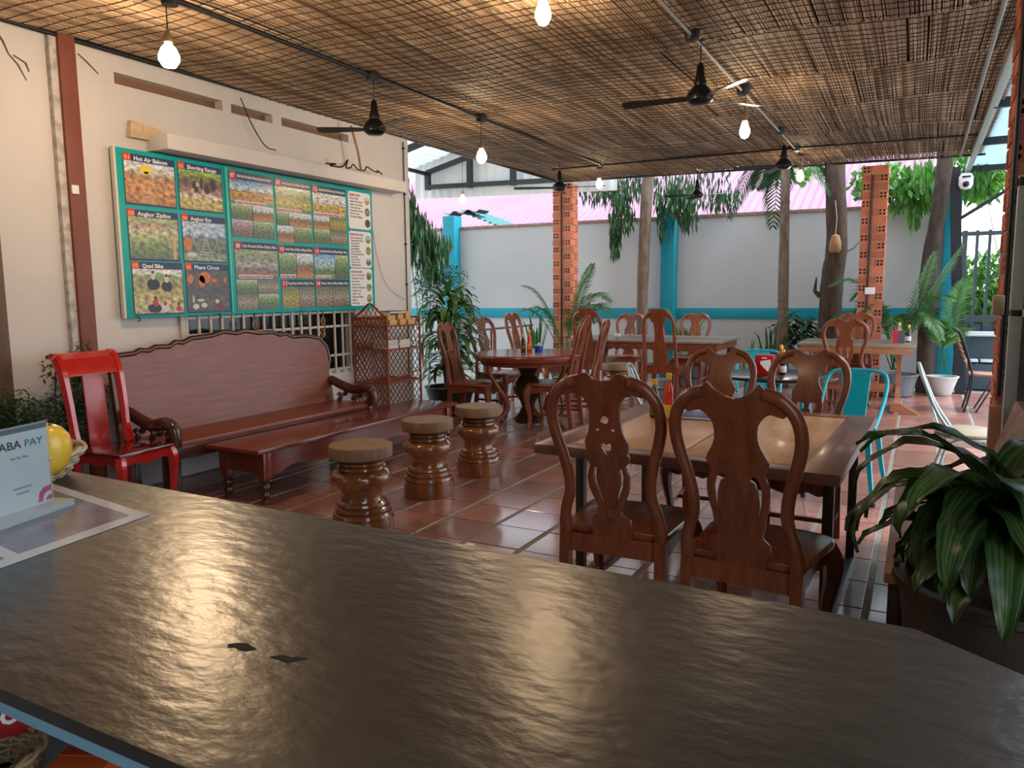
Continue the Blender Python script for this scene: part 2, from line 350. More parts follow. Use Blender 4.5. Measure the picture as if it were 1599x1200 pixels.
# back wall and back ceiling around the viewer, kitchen wall sized to block daylight
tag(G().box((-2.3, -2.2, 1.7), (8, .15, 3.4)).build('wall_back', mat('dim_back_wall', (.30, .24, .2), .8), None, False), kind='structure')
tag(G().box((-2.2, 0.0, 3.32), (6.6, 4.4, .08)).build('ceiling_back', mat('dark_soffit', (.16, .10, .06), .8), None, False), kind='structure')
tag(G().box((1.05, 2.85, 1.7), (.1, 2.9, 3.4)).build('wall_light_block', mat('side_light_block', (.22, .18, .16), .8), None, False), kind='structure')  # unseen; its length is set to shade the near chairs and counter

tag(G().box((.84, 3.2, 3.2), (.5, 2.4, .06)).build('ceiling_light_block', MATS['dark_soffit'], None, False), kind='structure')  # unseen strip added to stop sun coming through the roof gap
# ------------------------------------------------------------------ reed ceiling
cl = empty('ceiling', None, None); cl['kind'] = 'structure'
g = G(); XA, XB, YA, YB = X0 + .0, .56, 2.0, 11.05
x = XA; rows = []
PANEL = [2.0, 3.05, 4.2, 5.3, 6.45, 7.6, 8.75, 9.9, 11.05]
while x < XB:
    off = random.uniform(-.03, .03)
    for a, b in zip(PANEL, PANEL[1:]):
        if random.random() < .012: continue
        r = random.uniform(.0055, .0072); n = 5; pts = []
        dx = random.uniform(-.006, .006); dz = random.uniform(-.004, .004)
        e0 = a - .02 + random.uniform(-.03, .03); e1 = b + .02 + random.uniform(-.03, .03)
        if b > 11: e1 = 11.05 + random.uniform(-.02, .03)
        for k in range(n):
            t = k / (n - 1); yy = e0 + (e1 - e0) * t
            pts.append((x + dx * t + .012 * sin(yy * 1.1 + 2), yy, ceil_z(x, yy) + dz))
        g.tube(pts, r, 4, False)
    x += .0116
g.build('reed', M_REED, cl, False)['kind'] = 'stuff'
g = G(); y = YA + .05; k = 0
while y < YB:
    pts = []; ph = random.uniform(0, 6); xx = XA
    while xx < XB:
        pts.append((xx, y + .012 * sin(xx * 2.1 + ph) + .006 * sin(xx * 9 + ph * 2), ceil_z(xx, y) - .0085 + .002 * sin(xx * 90))); xx += .035
    g.tube(pts, .0030, 3, False)
    y += random.uniform(.085, .115)
g.build('string', M_STR, cl, False)['kind'] = 'stuff'
g = G()   # solid dark sheet added over the mat so its gaps show no sky
xs = [XA - .3, -3.2, -1.9, XB + .1]; 
zs_ = lambda x: 3.075 - .0175 * (x - .4) + .055
g.prism([(XA - .02, zs_(XA)), (XB + .02, zs_(XB)), (XB + .02, zs_(XB) + .02), (XA - .02, zs_(XA) + .02)], 1.9, 11.1, 'y')
g.build('roof_sheet', mat('brown_gap_backing', (.07, .045, .03), .9), cl, False)
# steel tubes and conduits of the canopy
fr = empty('canopy_frame', 'black steel tube frame carrying the reed mat ceiling', 'frame', (-2.3, 6.5, 3.05))
def wt(parent, pts): return [tuple(V(p) - V(parent.location)) for p in pts]
def bar(name, a, b, r, m, parent, n=6):
    A, B = V(a), V(b); k = 7; pts = [A.lerp(B, i / (k - 1)) for i in range(k)]
    return G().tube(wt(parent, pts), r, n).build(name, m, parent)
def cz(x, y, d=.03): return (x, y, 3.075 - .0175 * (x - .4) - d)
bar('tube', cz(-5.13, 1.9, .0), cz(-5.13, 11.0, .0), .018, M_BLACK, fr)
bar('tube', cz(-3.82, 1.9), cz(-3.82, 9.6), .016, M_BLACK, fr)
bar('tube', cz(-4.6, 9.75), cz(-1.38, 9.5), .014, M_BLACK, fr)
bar('tube', cz(-1.38, 9.5), cz(.45, 9.6, .02), .010, M_BLACK, fr)
bar('tube', cz(-5.15, 11.06, .01), cz(.6, 11.08, .01), .016, M_BLACK, fr)
tag(bar('tube', cz(-1.37, 3.0, .045), cz(-1.37, 9.5, .045), .010, mat('pale_conduit', (.36, .34, .31), .4), fr), 'pale thin conduit tube')
tag(bar('tube', cz(.33, 2.5, .04), cz(.33, 11.0, .04), .014, mat('grey_conduit', (.24, .27, .29), .4), fr), 'grey tube near the right edge')
for (x, y) in ((-1.37, 5.0), (-1.37, 6.55), (-1.37, 8.4), (-1.37, 9.5), (-3.82, 3.05), (-3.82, 4.85), (-3.82, 6.5)):
    bx = G().lathe([(.0, -.075), (.045, -.07), (.05, -.03), (.05, .0)], (0, 0, 0), 12).build('junction_box', M_BLACK, fr); bx.location = V(cz(x, y, .0)) - V(fr.location)

# ------------------------------------------------------------------ brick pillars
bg_ = G(); holes = [circ(sx_ * .022, sz_ * .021, .0150, 8) for sx_ in (-1, 1) for sz_ in (-1, 1)]
bg_.plate([(-.049, -.045), (.049, -.045), (.049, .045), (-.049, .045)], holes, .19)
core_in = G()
brick_me = bg_.build('brick', M_BRICK, None, False)   # long axis = Y
bm_ = brick_me.data; bpy.data.objects.remove(brick_me)
bmx = bmesh.new(); bmx.from_mesh(bm_); q_ = bmesh.ops.create_cube(bmx, size=1)
for v_ in q_['verts']: v_.co = V((v_.co.x * .088, v_.co.y * .178, v_.co.z * .078))
for f_ in {f_ for v_ in q_['verts'] for f_ in v_.link_faces}: f_.material_index = 1
bmx.to_mesh(bm_); bmx.free(); bm_.materials.append(mat('brick_hole_shade', (.02, .012, .01), .9))  # dark plug paints the shade inside the holes
def pillar(px, py, h, label, S_=.30, extra=None):
    r = empty('brick_pillar', label, 'pillar', (px, py, 0))
    G().box((0, 0, h / 2), (S_ - .018, S_ - .018, h)).build('mortar_core', M_MORT, r, False)
    n = int(h / .108 + .99); hh = S_ / 2
    a = hh - .049; b = hh - .095
    for k in range(n):
        z = .054 + k * .108; m = 1 if k % 2 else -1
        # pinwheel course: four bricks, mirrored on every second course
        for (x, y, rot) in ((m * b, -a, 90), (m * a, b, 0), (-m * b, a, 90), (-m * a, -b, 0)):
            o = bpy.data.objects.new('brick', bm_); COL.objects.link(o); o.parent = r
            o.location = (x + random.uniform(-.002, .002), y + random.uniform(-.002, .002), z); o.rotation_euler = (0, 0, rad(rot + random.uniform(-.8, .8)))
    return r
p1 = pillar(-5.03, 11.15, 3.1, 'hollow-brick pillar rising behind the left potted palm, next to the round table')
p2 = pillar(-.60, 11.15, 3.02, 'hollow-brick pillar behind the wooden trestle table, between the dark tree and palm')
p3 = pillar(.505, 4.68, 3.1, 'large near hollow-brick pillar at the right edge of the photo')
G().tube([(.0, -.165, .0), (.0, -.165, 3.0)], .012, 6).build('conduit', M_BLACK, p1)
G().tube([(-.03, -.165, .0), (-.03, -.165, 2.9)], .012, 6).build('conduit', M_BLACK, p2)
G().tube([(-.135, -.165, .9), (-.135, -.165, 3.0)], .012, 6).build('conduit', M_BLACK, p3)
tag(G().box((.0, -.17, 1.42), (.12, .03, .09), .006).build('switch_plate', M_WHITE, p2))
G().box((-.165, -.165, 1.36), (.05, .05, .10), .006).build('switch_box', mat('beige_plastic', (.55, .42, .33), .5), p3)

# ------------------------------------------------------------------ neighbour's pink roof, yard roof
def corr(name, o, u, v, lu, lv, pitch, amp, m, parent=None, nper=4):
    M_ = frame(o, u, v); n = int(lu / pitch * nper); vs = []; fs = []
    for i in range(n + 1):
        a = lu * i / n; h = amp * cos(2 * pi * i / nper)
        vs += [(a, 0, h), (a, lv, h)]
    for i in range(n): fs.append((2 * i, 2 * i + 2, 2 * i + 3, 2 * i + 1))
    return G().add(vs, fs, M_).build(name, m, parent, True, sharp=3)
pr = empty('corrugated_roof', 'bright pink corrugated metal roof behind the yard wall', 'roof', (-6, 13.6, 2.6))
o_ = corr('roof_sheet', (-6.2, -.4, .1), (1, .04, 0), (0, .92, .40), 12.3, 5, .15, .032, M_CORR, pr)
G().box((-.1, 1.6, -1.3), (12, .1, 2.6)).build('gable_wall', M_WALLF, pr, False)
tr_ = empty('tin_eave', 'small turquoise tin eave beside the left turquoise pillar top', 'roof', (-7.4, 12.9, 2.75))
corr('eave_sheet', (-.5, -.3, .26), (.93, 0, -.36), (0, 1, .05), 1.35, .9, .12, .025, mat('teal_tin', (.04, .17, .17), .6), tr_)
corr('ridge_sheet', (-.9, -.35, .22), (1, 0, .03), (0, 1, .0), .85, .4, .3, .035, mat('dark_ridge_tile', (.05, .05, .05), .6), tr_, 6)
yr = empty('yard_roof', 'white translucent sheet roof on black truss left of the reed ceiling', 'roof', (-6.5, 11.0, 3.3))
def yb(name, a, b, w, h, m=M_BLACK):
    A, B = V(a) - V(yr.location), V(b) - V(yr.location)
    return G().tube([A, A.lerp(B, .5), B], (w / 2) * 1.35, 4, True, flat=h / w).build(name, m, yr, False)
yb('bottom_chord', (-7.9, 11.5, 3.33), (-4.6, 11.5, 3.24), .08, .08)
yb('top_chord', (-7.9, 11.5, 3.58), (-5.0, 11.5, 4.25), .08, .08)
for x_, t_ in ((-7.88, 3.58), (-7.0, 3.78), (-6.15, 3.98)): yb('strut', (x_, 11.5, 3.28 + (-7.9 - x_) * -.0 - (x_ + 7.9) * .027), (x_, 11.5, t_), .09, .09)
for y_ in (8.6, 10.1): yb('purlin', (-8.6, y_, 3.42), (-5.0, y_, 4.25), .09, .09)
for x_ in (-7.9, -6.6): yb('rafter', (x_, 7.5, 3.60 + (x_ + 7.9) * .235), (x_, 11.6, 3.56 + (x_ + 7.9) * .235), .06, .06)
corr('roof_sheet', (-2.4, -3.9, .25), (.972, 0, .235), (0, 1, .0), 3.9, 4.6, .16, .018, M_CORRW, yr)
corr('fascia_sheet', (-1.75, .65, -.14), (1, 0, -.03), (0, 0, 1), 3.9, 1.1, .17, .016, mat('grey_white_sheet', (.58, .60, .57), .5, col2=(.68, .69, .66), noise_scale=2), yr)
sr = empty('side_canopy', 'pale blue glazed canopy strip with steel edge beyond the right pillar', 'canopy', (.9, 9, 3.05))
G().box((-.43, 0, -.0), (.06, 7.4, .10), .004).build('edge_beam', mat('pale_steel', (.42, .50, .52), .35), sr)
G().box((.05, 0, .05), (.95, 7.4, .015)).build('roof_panel', mat('blue_white_panel', (.55, .68, .72), .4, translucent=.7), sr, False)
for y_ in (-3.0, -1, 1, 3.2): G().box((.05, y_, -.01), (.95, .06, .08)).build('cross_bar', M_BLACK, sr, False)
bpst = empty('steel_post', 'black square steel post with security camera at the yard gate', 'post', (.42, 12.0, 0))
G().tube([(.11, 0, 0), (-.01, 0, 1.5), (-.11, 0, 3.05)], .09, 4).build('post', M_BLACK, bpst, False)
G().tube([(-.05, 0, 2.35), (.55, 0, 2.75)], .03, 4).build('brace', M_BLACK, bpst, False)
sc_ = empty('security_camera', 'white dome security camera fixed on the black steel post', 'camera', (.44, 11.86, 2.86))
G().lathe([(.0, .09), (.06, .085), (.085, .04), (.085, -.06), (.06, -.11), (.0, -.13)], (0, 0, 0), 18).build('housing', M_WHITE, sc_)
G().lathe([(.0, .03), (.03, .02), (.04, .0), (.0, 0)], (0, 0, 0), 12, xform((0, -.08, -.06), rx=rad(90))).build('lens', M_FAN, sc_)
G().box((0, -.088, .035), (.10, .01, .02)).build('sensor_strip', M_FAN, sc_)
# gate, bench outdoors
gt = empty('yard_gate', 'dark grey metal gate with vertical bars, foliage behind', 'gate', (.55, 13.4, 0))
GM = mat('dark_grey_metal', (.045, .055, .065), .45)
G().box((.55, 0, 2.25), (1.3, .05, .06)).build('top_rail', GM, gt, False)
G().box((.55, 0, .98), (1.3, .05, .10)).build('middle_rail', GM, gt, False)
G().box((.55, 0, .12), (1.3, .05, .08)).build('bottom_rail', GM, gt, False)
for i in range(8): G().box((-.02 + i * .16, 0, 1.2), (.04 if i != 0 else .07, .04, 2.2)).build('bar', GM, gt, False)
G().box((.55, .03, .5), (1.3, .02, .8)).build('lower_panel', mat('dark_blue_grey_boards', (.05, .075, .10), .5), gt, False)
ob = empty('garden_bench', 'blue-grey wooden garden seat with white slats outside by gate', 'bench', (.95, 12.6, 0))
for i in range(3): G().box((-.3 + .22 * i, 0, .42), (.19, .34, .03), .004).build('slat', mat('pale_slat', (.6, .62, .62), .5), ob)
for i in range(2): G().box((.0, -.05 + i * .1, .78 + i * .03), (.75, .08, .03), .004).build('slat', MATS['pale_slat'], ob)
G().box((0, .0, .2), (.78, .3, .36), .01).build('base', MATS['dark_blue_grey_boards'], ob)
G().box((0, .12, .6), (.78, .05, .34), .01).build('backrest', MATS['dark_blue_grey_boards'], ob)

# ------------------------------------------------------------------ foliage
def foliage_geo(g, c, rad3, n, ll, lw, droop=.6, seed=0, seg=3):
    rr = random.Random(seed)
    for i in range(n):
        d = V((rr.gauss(0, 1), rr.gauss(0, 1), rr.gauss(0, 1))); d.normalize(); d *= rr.random() ** .4
        p = V(c) + V((d.x * rad3[0], d.y * rad3[1], d.z * rad3[2]))
        a = rr.uniform(0, 2 * pi); h = V((cos(a), sin(a), 0)); l = ll * rr.uniform(.6, 1.2); dr = droop * rr.uniform(.6, 1.3)
        dirv = (h * (1 - min(dr, 1)) + V((0, 0, -dr + .25 * rr.uniform(-1, 1)))).normalized(); dir2 = (dirv + V((0, 0, -.35))).normalized()
        sd = V((-h.y, h.x, 0)) if rr.random() < .6 else V((rr.uniform(-1, 1), rr.uniform(-1, 1), .2)).normalized()
        pts = [p, p + dirv * l * .5, p + dirv * l * .5 + dir2 * l * .5]
        k = len(g.v); w_ = lw * rr.uniform(.7, 1.2)
        g.v += [tuple(pts[0]), tuple(pts[1] - sd * w_), tuple(pts[1] + sd * w_), tuple(pts[2])]
        g.f += [(k, k + 1, k + 2), (k + 1, k + 3, k + 2)]
def tree(name, label, base, trunk, rs, m, clumps, lm, leaf=(.16, .016), droop=.9, lname='foliage'):
    r = empty(name, label, 'tree', base)
    rr = [V(p) - V(base) for p in trunk]
    P = smooth_line([tuple(p) for p in rr], 5); n = len(P)
    RS = [rs[0] + (rs[1] - rs[0]) * i / (n - 1) * 1.0 + .004 * sin(i * 2.3) for i in range(n)]
    G().tube(P, RS, 12).build('trunk', m, r)
    g = G()
    for i, (c, q, nn) in enumerate(clumps):
        foliage_geo(g, V(c) - V(base), q, nn, leaf[0], leaf[1], droop, i * 7 + len(label))
        # twig into the clump
    if g.v: tag(g.build(lname, lm, r, False), kind='stuff')
    return r
tree('ficus_tree', 'slim brown tree trunk with drooping leaves left of second turquoise pillar', (-4.0, 11.9, 0), [(-3.98, 11.9, 0), (-4.0, 11.9, 1.4), (-3.93, 11.9, 3.3), (-3.9, 12, 4.4)], (.085, .10), M_BARK,
     [((-4.35, 11.85, 2.75), (.22, .2, .4), 300), ((-4.45, 11.85, 2.35), (.10, .15, .35), 130), ((-3.5, 12.1, 2.95), (.4, .2, .25), 380), ((-3.35, 12.1, 2.65), (.22, .15, .2), 120), ((-3.75, 12.1, 2.6), (.08, .08, .3), 50), ((-4.7, 12.2, 3.2), (.6, .3, .25), 300), ((-4.0, 12.6, 3.3), (1.4, .4, .3), 500), ((-2.9, 12.5, 2.95), (.35, .2, .2), 160)], M_LEAFD, (.2, .018), 1.0)
tree('ringed_palm_tree', 'ringed grey palm trunk in front of the plain white yard wall', (-1.78, 11.8, 0), [(-1.78, 11.8, 0), (-1.8, 11.8, 1.2), (-1.83, 11.8, 3.4)], (.095, .06), M_BARK, [], M_PALM)
t2 = bpy.data.objects['ringed_palm_tree']
for k in range(26):
    z = .3 + k * .11; G().lathe([(.088 - z * .009, -.006), (.094 - z * .009, 0), (.088 - z * .009, .006)], (-.02 * z / 1.2, 0, z), 12).build('ring', M_BARK, t2)
def frond(base, tip, arch, n=22, ll=.32, lw=.011, name='frond', m=M_PALM, parent=None, droop=.5, seed=0):
    rr = random.Random(seed); b = V(base); t = V(tip); g = G(); N = 10; P = []
    for i in range(N + 1):
        u = i / N; P.append(b.lerp(t, u) + V((0, 0, arch * 4 * u * (1 - u) * (1 - .25 * u))))
    g.tube(P, [.008 * (1 - .75 * i / N) + .001 for i in range(N + 1)], 5)
    for i in range(n):
        u = .22 + .78 * (i + .5) / n; x = u * N; k = min(int(x), N - 1); p = P[k].lerp(P[k + 1], x - k); tg = (P[k + 1] - P[k]).normalized()
        sd = tg.cross(V((0, 0, 1)))
        if sd.length < .2: sd = V((0, 1, 0))
        sd.normalize(); L_ = ll * math.sin(pi * (.18 + .78 * u)) ** .7 * rr.uniform(.9, 1.1)
        for s in (-1, 1):
            d = (tg * .65 + sd * s * .8 + V((0, 0, -.05))).normalized(); d2 = (d + V((0, 0, -droop))).normalized()
            q0 = p; q1 = p + d * L_ * .5; q2 = q1 + d2 * L_ * .5; wv = tg.cross(V((0, 0, 1)).cross(tg)).normalized() if False else (tg - d * tg.dot(d)).normalized()
            g.add([q0 - wv * lw * .4, q0 + wv * lw * .4, q1 + wv * lw, q1 - wv * lw, q2], [(0, 1, 2, 3), (3, 2, 4)])
    return g.build(name, m, parent, False)
for i, (tx, ty, tz, ar) in enumerate([(-.55, .5, 3.0 - 0.0, .2), (-.9, .3, 2.55, .5), (.75, .2, 2.4, .6), (.6, -.2, 2.75, .4), (-.3, .6, 2.4, .5)]):
    frond((-.05, 0, 3.25), (tx, ty, tz), ar, 26, .42, .016, 'frond', M_LEAFD, t2, .9, i)
t3 = tree('dark_trunk_tree', 'thick dark leaning tree trunk beside the trestle table with a hanging lantern gourd', (-1.15, 11.8, 0), [(-1.13, 11.8, 0), (-1.15, 11.8, .8), (-1.14, 11.8, 1.6), (-1.1, 11.8, 2.1), (-1.165, 11.8, 3.2), (-1.2, 11.9, 4.2)], (.17, .125), M_BARKD,
     [((-.55, 12.3, 3.0), (.5, .3, .3), 240), ((-.2, 12.4, 2.8), (.35, .2, .28), 150), ((-1.8, 12.6, 3.3), (.6, .2, .2), 120)], M_LEAFB, (.16, .05), .5)
G().tube([(-.14, 0, 1.35), (-.22, 0, 1.42), (-.2, -.02, 1.62)], [.05, .03, .01], 6).build('branch_stub', M_BARKD, t3)
G().tube([(.14, 0, 1.95), (.28, -.02, 2.02), (.36, -.03, 2.12)], [.012, .008, .004], 5).build('twig', M_BARK, t3)
gd = empty('hanging_gourd', 'tan wooden bell-shaped gourd hanging by rope on the dark trunk', 'ornament', (-1.10, 11.58, 2.12))
G().lathe([(.0, -.17), (.06, -.165), (.085, -.12), (.075, -.02), (.05, .07), (.0, .09)], (0, 0, 0), 14).build('body', mat('gourd_tan', (.30, .17, .08), .7), gd)
G().tube([(0, 0, .09), (.01, 0, .3), (-.02, 0, .55)], .006, 5).build('rope', mat('rope_pale', (.5, .42, .3), .9), gd)
tree('leaning_tree', 'leaning brown tree trunk beside the right turquoise pillar', (.1, 11.9, 0), [(.08, 11.95, 0), (.07, 11.9, 1.0), (.06, 11.9, 1.7), (.16, 11.9, 2.6), (.2, 11.9, 3.6)], (.10, .10), M_BARKD,
     [((-.05, 12.2, 2.95), (.35, .2, .35), 260), ((-.15, 12.2, 2.6), (.1, .1, .3), 60), ((.55, 12.3, 3.0), (.2, .2, .35), 120)], M_LEAFB, (.2, .035), .9)
def shrub(name, label, base, clumps, m, leaf, droop, stem=None):
    r = empty(name, label, 'plant', base); g = G()
    for i, (c, q, nn) in enumerate(clumps): foliage_geo(g, V(c) - V(base), q, nn, leaf[0], leaf[1], droop, i + len(label))
    tag(g.build('foliage', m, r, False), kind='stuff')
    s = G()
    for i, (c, q, nn) in enumerate(clumps):
        b = V((random.uniform(-.03, .03), 0, 0)); e = V(c) - V(base); s.tube([b, b.lerp(e, .5) + V((.05, 0, .05)), e], [.012, .009, .004], 5)
    s.build('stem', M_BARK, r)
    return r
shrub('weeping_tree', 'dark green weeping foliage hanging past the end of the cream wall', (-7.6, 10.8, 0),
      [((-7.75, 10.5, 3.0), (.28, .3, .5), 500), ((-7.5, 10.6, 2.45), (.32, .3, .45), 420), ((-7.85, 10.4, 2.3), (.25, .3, .7), 420), ((-7.15, 10.7, 2.35), (.25, .2, .3), 130), ((-7.3, 10.7, 2.0), (.2, .2, .3), 120)], M_LEAFD, (.34, .02), 1.0)
shrub('small_leaf_bush', 'bluish small-leaved bush behind the big potted dracaena near cream wall', (-7.3, 10.9, 0),
      [((-7.4, 10.9, 1.65), (.42, .3, .28), 900), ((-7.1, 11.0, 1.75), (.28, .3, .2), 400), ((-7.4, 11, 1.3), (.4, .3, .2), 200)], M_LEAFT, (.07, .018), .3)
shrub('street_trees', 'sunlit green trees seen through the yard gate', (1.6, 17, 0),
      [((1.1, 17, 1.2), (.9, .8, 1.0), 2200), ((2.4, 17, 1.4), (1.2, .8, 1.2), 1500), ((1.2, 16.5, 3.9), (1.1, .8, .7), 1500), ((1.2, 18, .8), (1.0, .6, .7), 900), ((2.6, 16, 4.2), (1.5, 1, .8), 900), ((.8, 15.2, 3.3), (.4, .4, .4), 500)], M_LEAFB, (.2, .05), .5)
shrub('bush_behind_table', 'broad-leaved dark bush between the ringed palm and dark trunk', (-1.55, 12.0, 0),
      [((-1.62, 11.95, .95), (.22, .2, .25), 70), ((-1.4, 11.95, .85), (.2, .2, .2), 60), ((-1.75, 12.0, .75), (.2, .15, .25), 50)], M_LEAFD, (.3, .04), .25)
def blades(name, label, base, n, h, spread, m, w=.02, seed=1, grp=None):
    rr = random.Random(seed); r = empty(name, label, 'plant', base, 0, grp)
    for i in range(n):
        a = rr.uniform(0, 2 * pi); hh = h * rr.uniform(.6, 1.0); s = spread * rr.uniform(.2, 1)
        d = V((cos(a), sin(a), 0)); pts = [d * .02, d * (.02 + s * .25) + V((0, 0, hh * .5)), d * (.02 + s * .65) + V((0, 0, hh * .9)), d * (.02 + s) + V((0, 0, hh))]
        G().strip(pts, [w * .7, w, w * .8, .001], side=V((-d.y, d.x, 0)), fold=.4).build('leaf', m, r)
    return r
blades('snake_plant', 'dark upright snake plant at the foot of the left brick pillar', (-5.38, 10.78, .0), 12, 1.15, .3, M_LEAF, .024, 3)
blades('snake_plant', 'spiky snake plant at foot of the ringed palm trunk', (-1.95, 11.75, .0), 10, .95, .35, M_LEAF, .026, 5)
blades('agave_plant', 'thin arching strappy plant by the white wall behind red napkin box', (-2.3, 11.9, 0), 9, .75, .7, M_LEAF, .018, 8)
blades('corn_plant', 'leafy green plant behind the long carved table, before second turquoise pillar', (-3.3, 11.9, 0), 16, 1.25, .45, M_LEAF, .045, 9)
# areca palms
def palm(label, base, tips, seed):
    r = empty('areca_palm', label, 'plant', base, 0)
    for i, (x, y, z, ar) in enumerate(tips):
        b = V((random.uniform(-.05, .05), random.uniform(-.05, .05), .25))
        frond(b, V((x, y, z)) - V(base), ar, 30, .32, .0125, 'frond', M_PALM, r, .35, seed + i)
    return r
palm('arching green palm in front of the left brick pillar', (-4.85, 10.7, .0), [(-5.65, 10.3, .95, .62), (-5.45, 10.5, 1.55, .42), (-4.0, 10.5, 1.3, .62), (-4.35, 10.6, 1.85, .25), (-4.2, 10.4, 1.0, .55), (-4.5, 10.8, 1.7, .35), (-3.95, 10.3, 1.15, .55), (-5.2, 10.3, 1.1, .5)], 10)
palm('large arching palm in grey pot behind the trestle table', (-.27, 11.45, .1), [(-1.1, 11.1, 1.5, .6), (-1.15, 11.2, .95, .5), (.42, 11.2, 1.98, .15), (.12, 11.3, 1.9, .15), (-.75, 11.0, 1.1, .55), (.25, 11.0, .8, .65), (-.85, 11.3, 1.3, .6), (.38, 11.2, 1.3, .45), (-.35, 11.0, 1.0, .4)], 30)
palm('feathery palm in white pot beside the black steel post', (.30, 11.75, .1), [(.48, 11.5, 1.55, .15), (.12, 11.5, 1.0, .25), (.42, 11.5, .85, .25)], 50)
def pot(name, label, loc, r0, r1, h, m, soil=True):
    r = empty(name, label, 'pot', loc)
    G().lathe([(r0 * .9, 0), (r0, .01), (r0 + (r1 - r0) * .6, h * .6), (r1, h * .93), (r1 * 1.06, h * .95), (r1 * 1.06, h), (r1 * .93, h), (r1 * .9, h * .85)], (0, 0, 0), 28).build('body', m, r)
    G().lathe([(.0, h * .88), (r1 * .92, h * .86)], (0, 0, 0), 20).build('soil', M_SOIL, r)
    return r
pot('plant_pot', 'wide grey glazed plant pot right of the trestle table', (-.27, 11.45, 0), .22, .28, .3, M_GREY)
pot('plant_pot', 'white glazed plant pot beside the black steel post', (.30, 11.75, 0), .12, .19, .26, M_POTW)
pot('plant_pot', 'dark brown pot holding bushy dracaena beside the rattan shelf', (-4.93, 7.56, 0), .22, .29, .34, M_POTB)
pot('plant_pot', 'round grey water jar behind the long carved table', (-3.0, 11.4, 0), .2, .3, .5, M_GREY)
pot('plant_pot', 'brown pot under the left potted palm by brick pillar', (-4.85, 10.7, 0), .18, .22, .3, M_POTB)
pot('plant_pot', 'large dark pot behind the slate counter at lower right', (.24, 2.38, .15), .21, .26, .50, M_POTB)
tag(G().lathe([(.20, 0), (.2, .15)], (.24, 2.38, 0), 20).build('pot_stand', W_DARK, None), 'low dark round stand beneath the large right plant pot', 'stand')

# broad striped leaves (uv: across, along)
def stripe_mat():
    m = bpy.data.materials.new('striped_dracaena_leaf'); m.use_nodes = True; n = m.node_tree.nodes; l = m.node_tree.links; b = n['Principled BSDF']; b.inputs['Roughness'].default_value = .3
    uv = n.new('ShaderNodeTexCoord'); sp = n.new('ShaderNodeSeparateXYZ'); l.new(uv.outputs['UV'], sp.inputs[0])
    nz = n.new('ShaderNodeTexNoise'); nz.inputs['Scale'].default_value = 1.0; mp = n.new('ShaderNodeMapping'); mp.inputs['Scale'].default_value = (14, .8, 1); l.new(uv.outputs['UV'], mp.inputs[0]); l.new(mp.outputs[0], nz.inputs['Vector'])
    r = n.new('ShaderNodeValToRGB'); r.color_ramp.elements[0].color = (.010, .045, .014, 1); r.color_ramp.elements[1].color = (.10, .17, .04, 1); r.color_ramp.elements[0].position = .42; r.color_ramp.elements[1].position = .68
    l.new(nz.outputs['Fac'], r.inputs[0])
    oi = n.new('ShaderNodeObjectInfo'); mr = n.new('ShaderNodeMapRange'); mr.inputs['To Min'].default_value = .55; mr.inputs['To Max'].default_value = 1.5; l.new(oi.outputs['Random'], mr.inputs[0])
    hs = n.new('ShaderNodeHueSaturation'); l.new(mr.outputs[0], hs.inputs['Value']); l.new(r.outputs[0], hs.inputs['Color']); l.new(hs.outputs[0], b.inputs['Base Color'])
    t = n.new('ShaderNodeBsdfTranslucent'); mx = n.new('ShaderNodeMixShader'); mx.inputs[0].default_value = .2; l.new(hs.outputs[0], t.inputs[0]); l.new(b.outputs[0], mx.inputs[1]); l.new(t.outputs[0], mx.inputs[2]); l.new(mx.outputs[0], n['Material Output'].inputs[0])
    return m
M_STRIPE = stripe_mat()
def leaf_obj(parent, base, a, up, length, width, bend, m, wave=.01, rr=random):
    N = 10; p = V(base); el = up; P = [p.copy()]; d = V((cos(a), sin(a), 0))
    for i in range(N):
        el -= bend / N * (1 + .6 * i / N)
        p = p + (d * cos(el) + V((0, 0, sin(el)))) * length / N; P.append(p.copy())
    g = G(); ws = [width * (math.sin(pi * min(1, (.12 + .88 * (i / N))) ** .85) ** .75 + .0) * (1 if i < N else 0) + .002 for i in range(N + 1)]
    side = V((-sin(a), cos(a), 0)); vs = []; fs = []
    for i, q in enumerate(P):
        t = (P[min(i + 1, N)] - P[max(i - 1, 0)]).normalized(); nn = side.cross(t).normalized() * -1
        for j, c in enumerate((-1, -.5, 0, .5, 1)):
            vs.append(q + side * ws[i] * c + nn * (abs(c) * ws[i] * .18 + wave * sin(i * 1.9 + c * 3) * abs(c)))
    for i in range(N):
        for j in range(4): fs.append((i * 5 + j, i * 5 + j + 1, (i + 1) * 5 + j + 1, (i + 1) * 5 + j))
    g.add(vs, fs); o = g.build('leaf', m, parent, True, sharp=3)
    uv = o.data.uv_layers.new(name='UVMap')
    for lp in o.data.loops: k = lp.vertex_index; uv.data[lp.index].uv = ((k % 5) / 4 + 0.0, (k // 5) / N)
    return o
dp = empty('dracaena_plant', 'big dark dracaena with long striped drooping leaves at lower right', 'plant', (.23, 2.38, .76))
rr = random.Random(21)
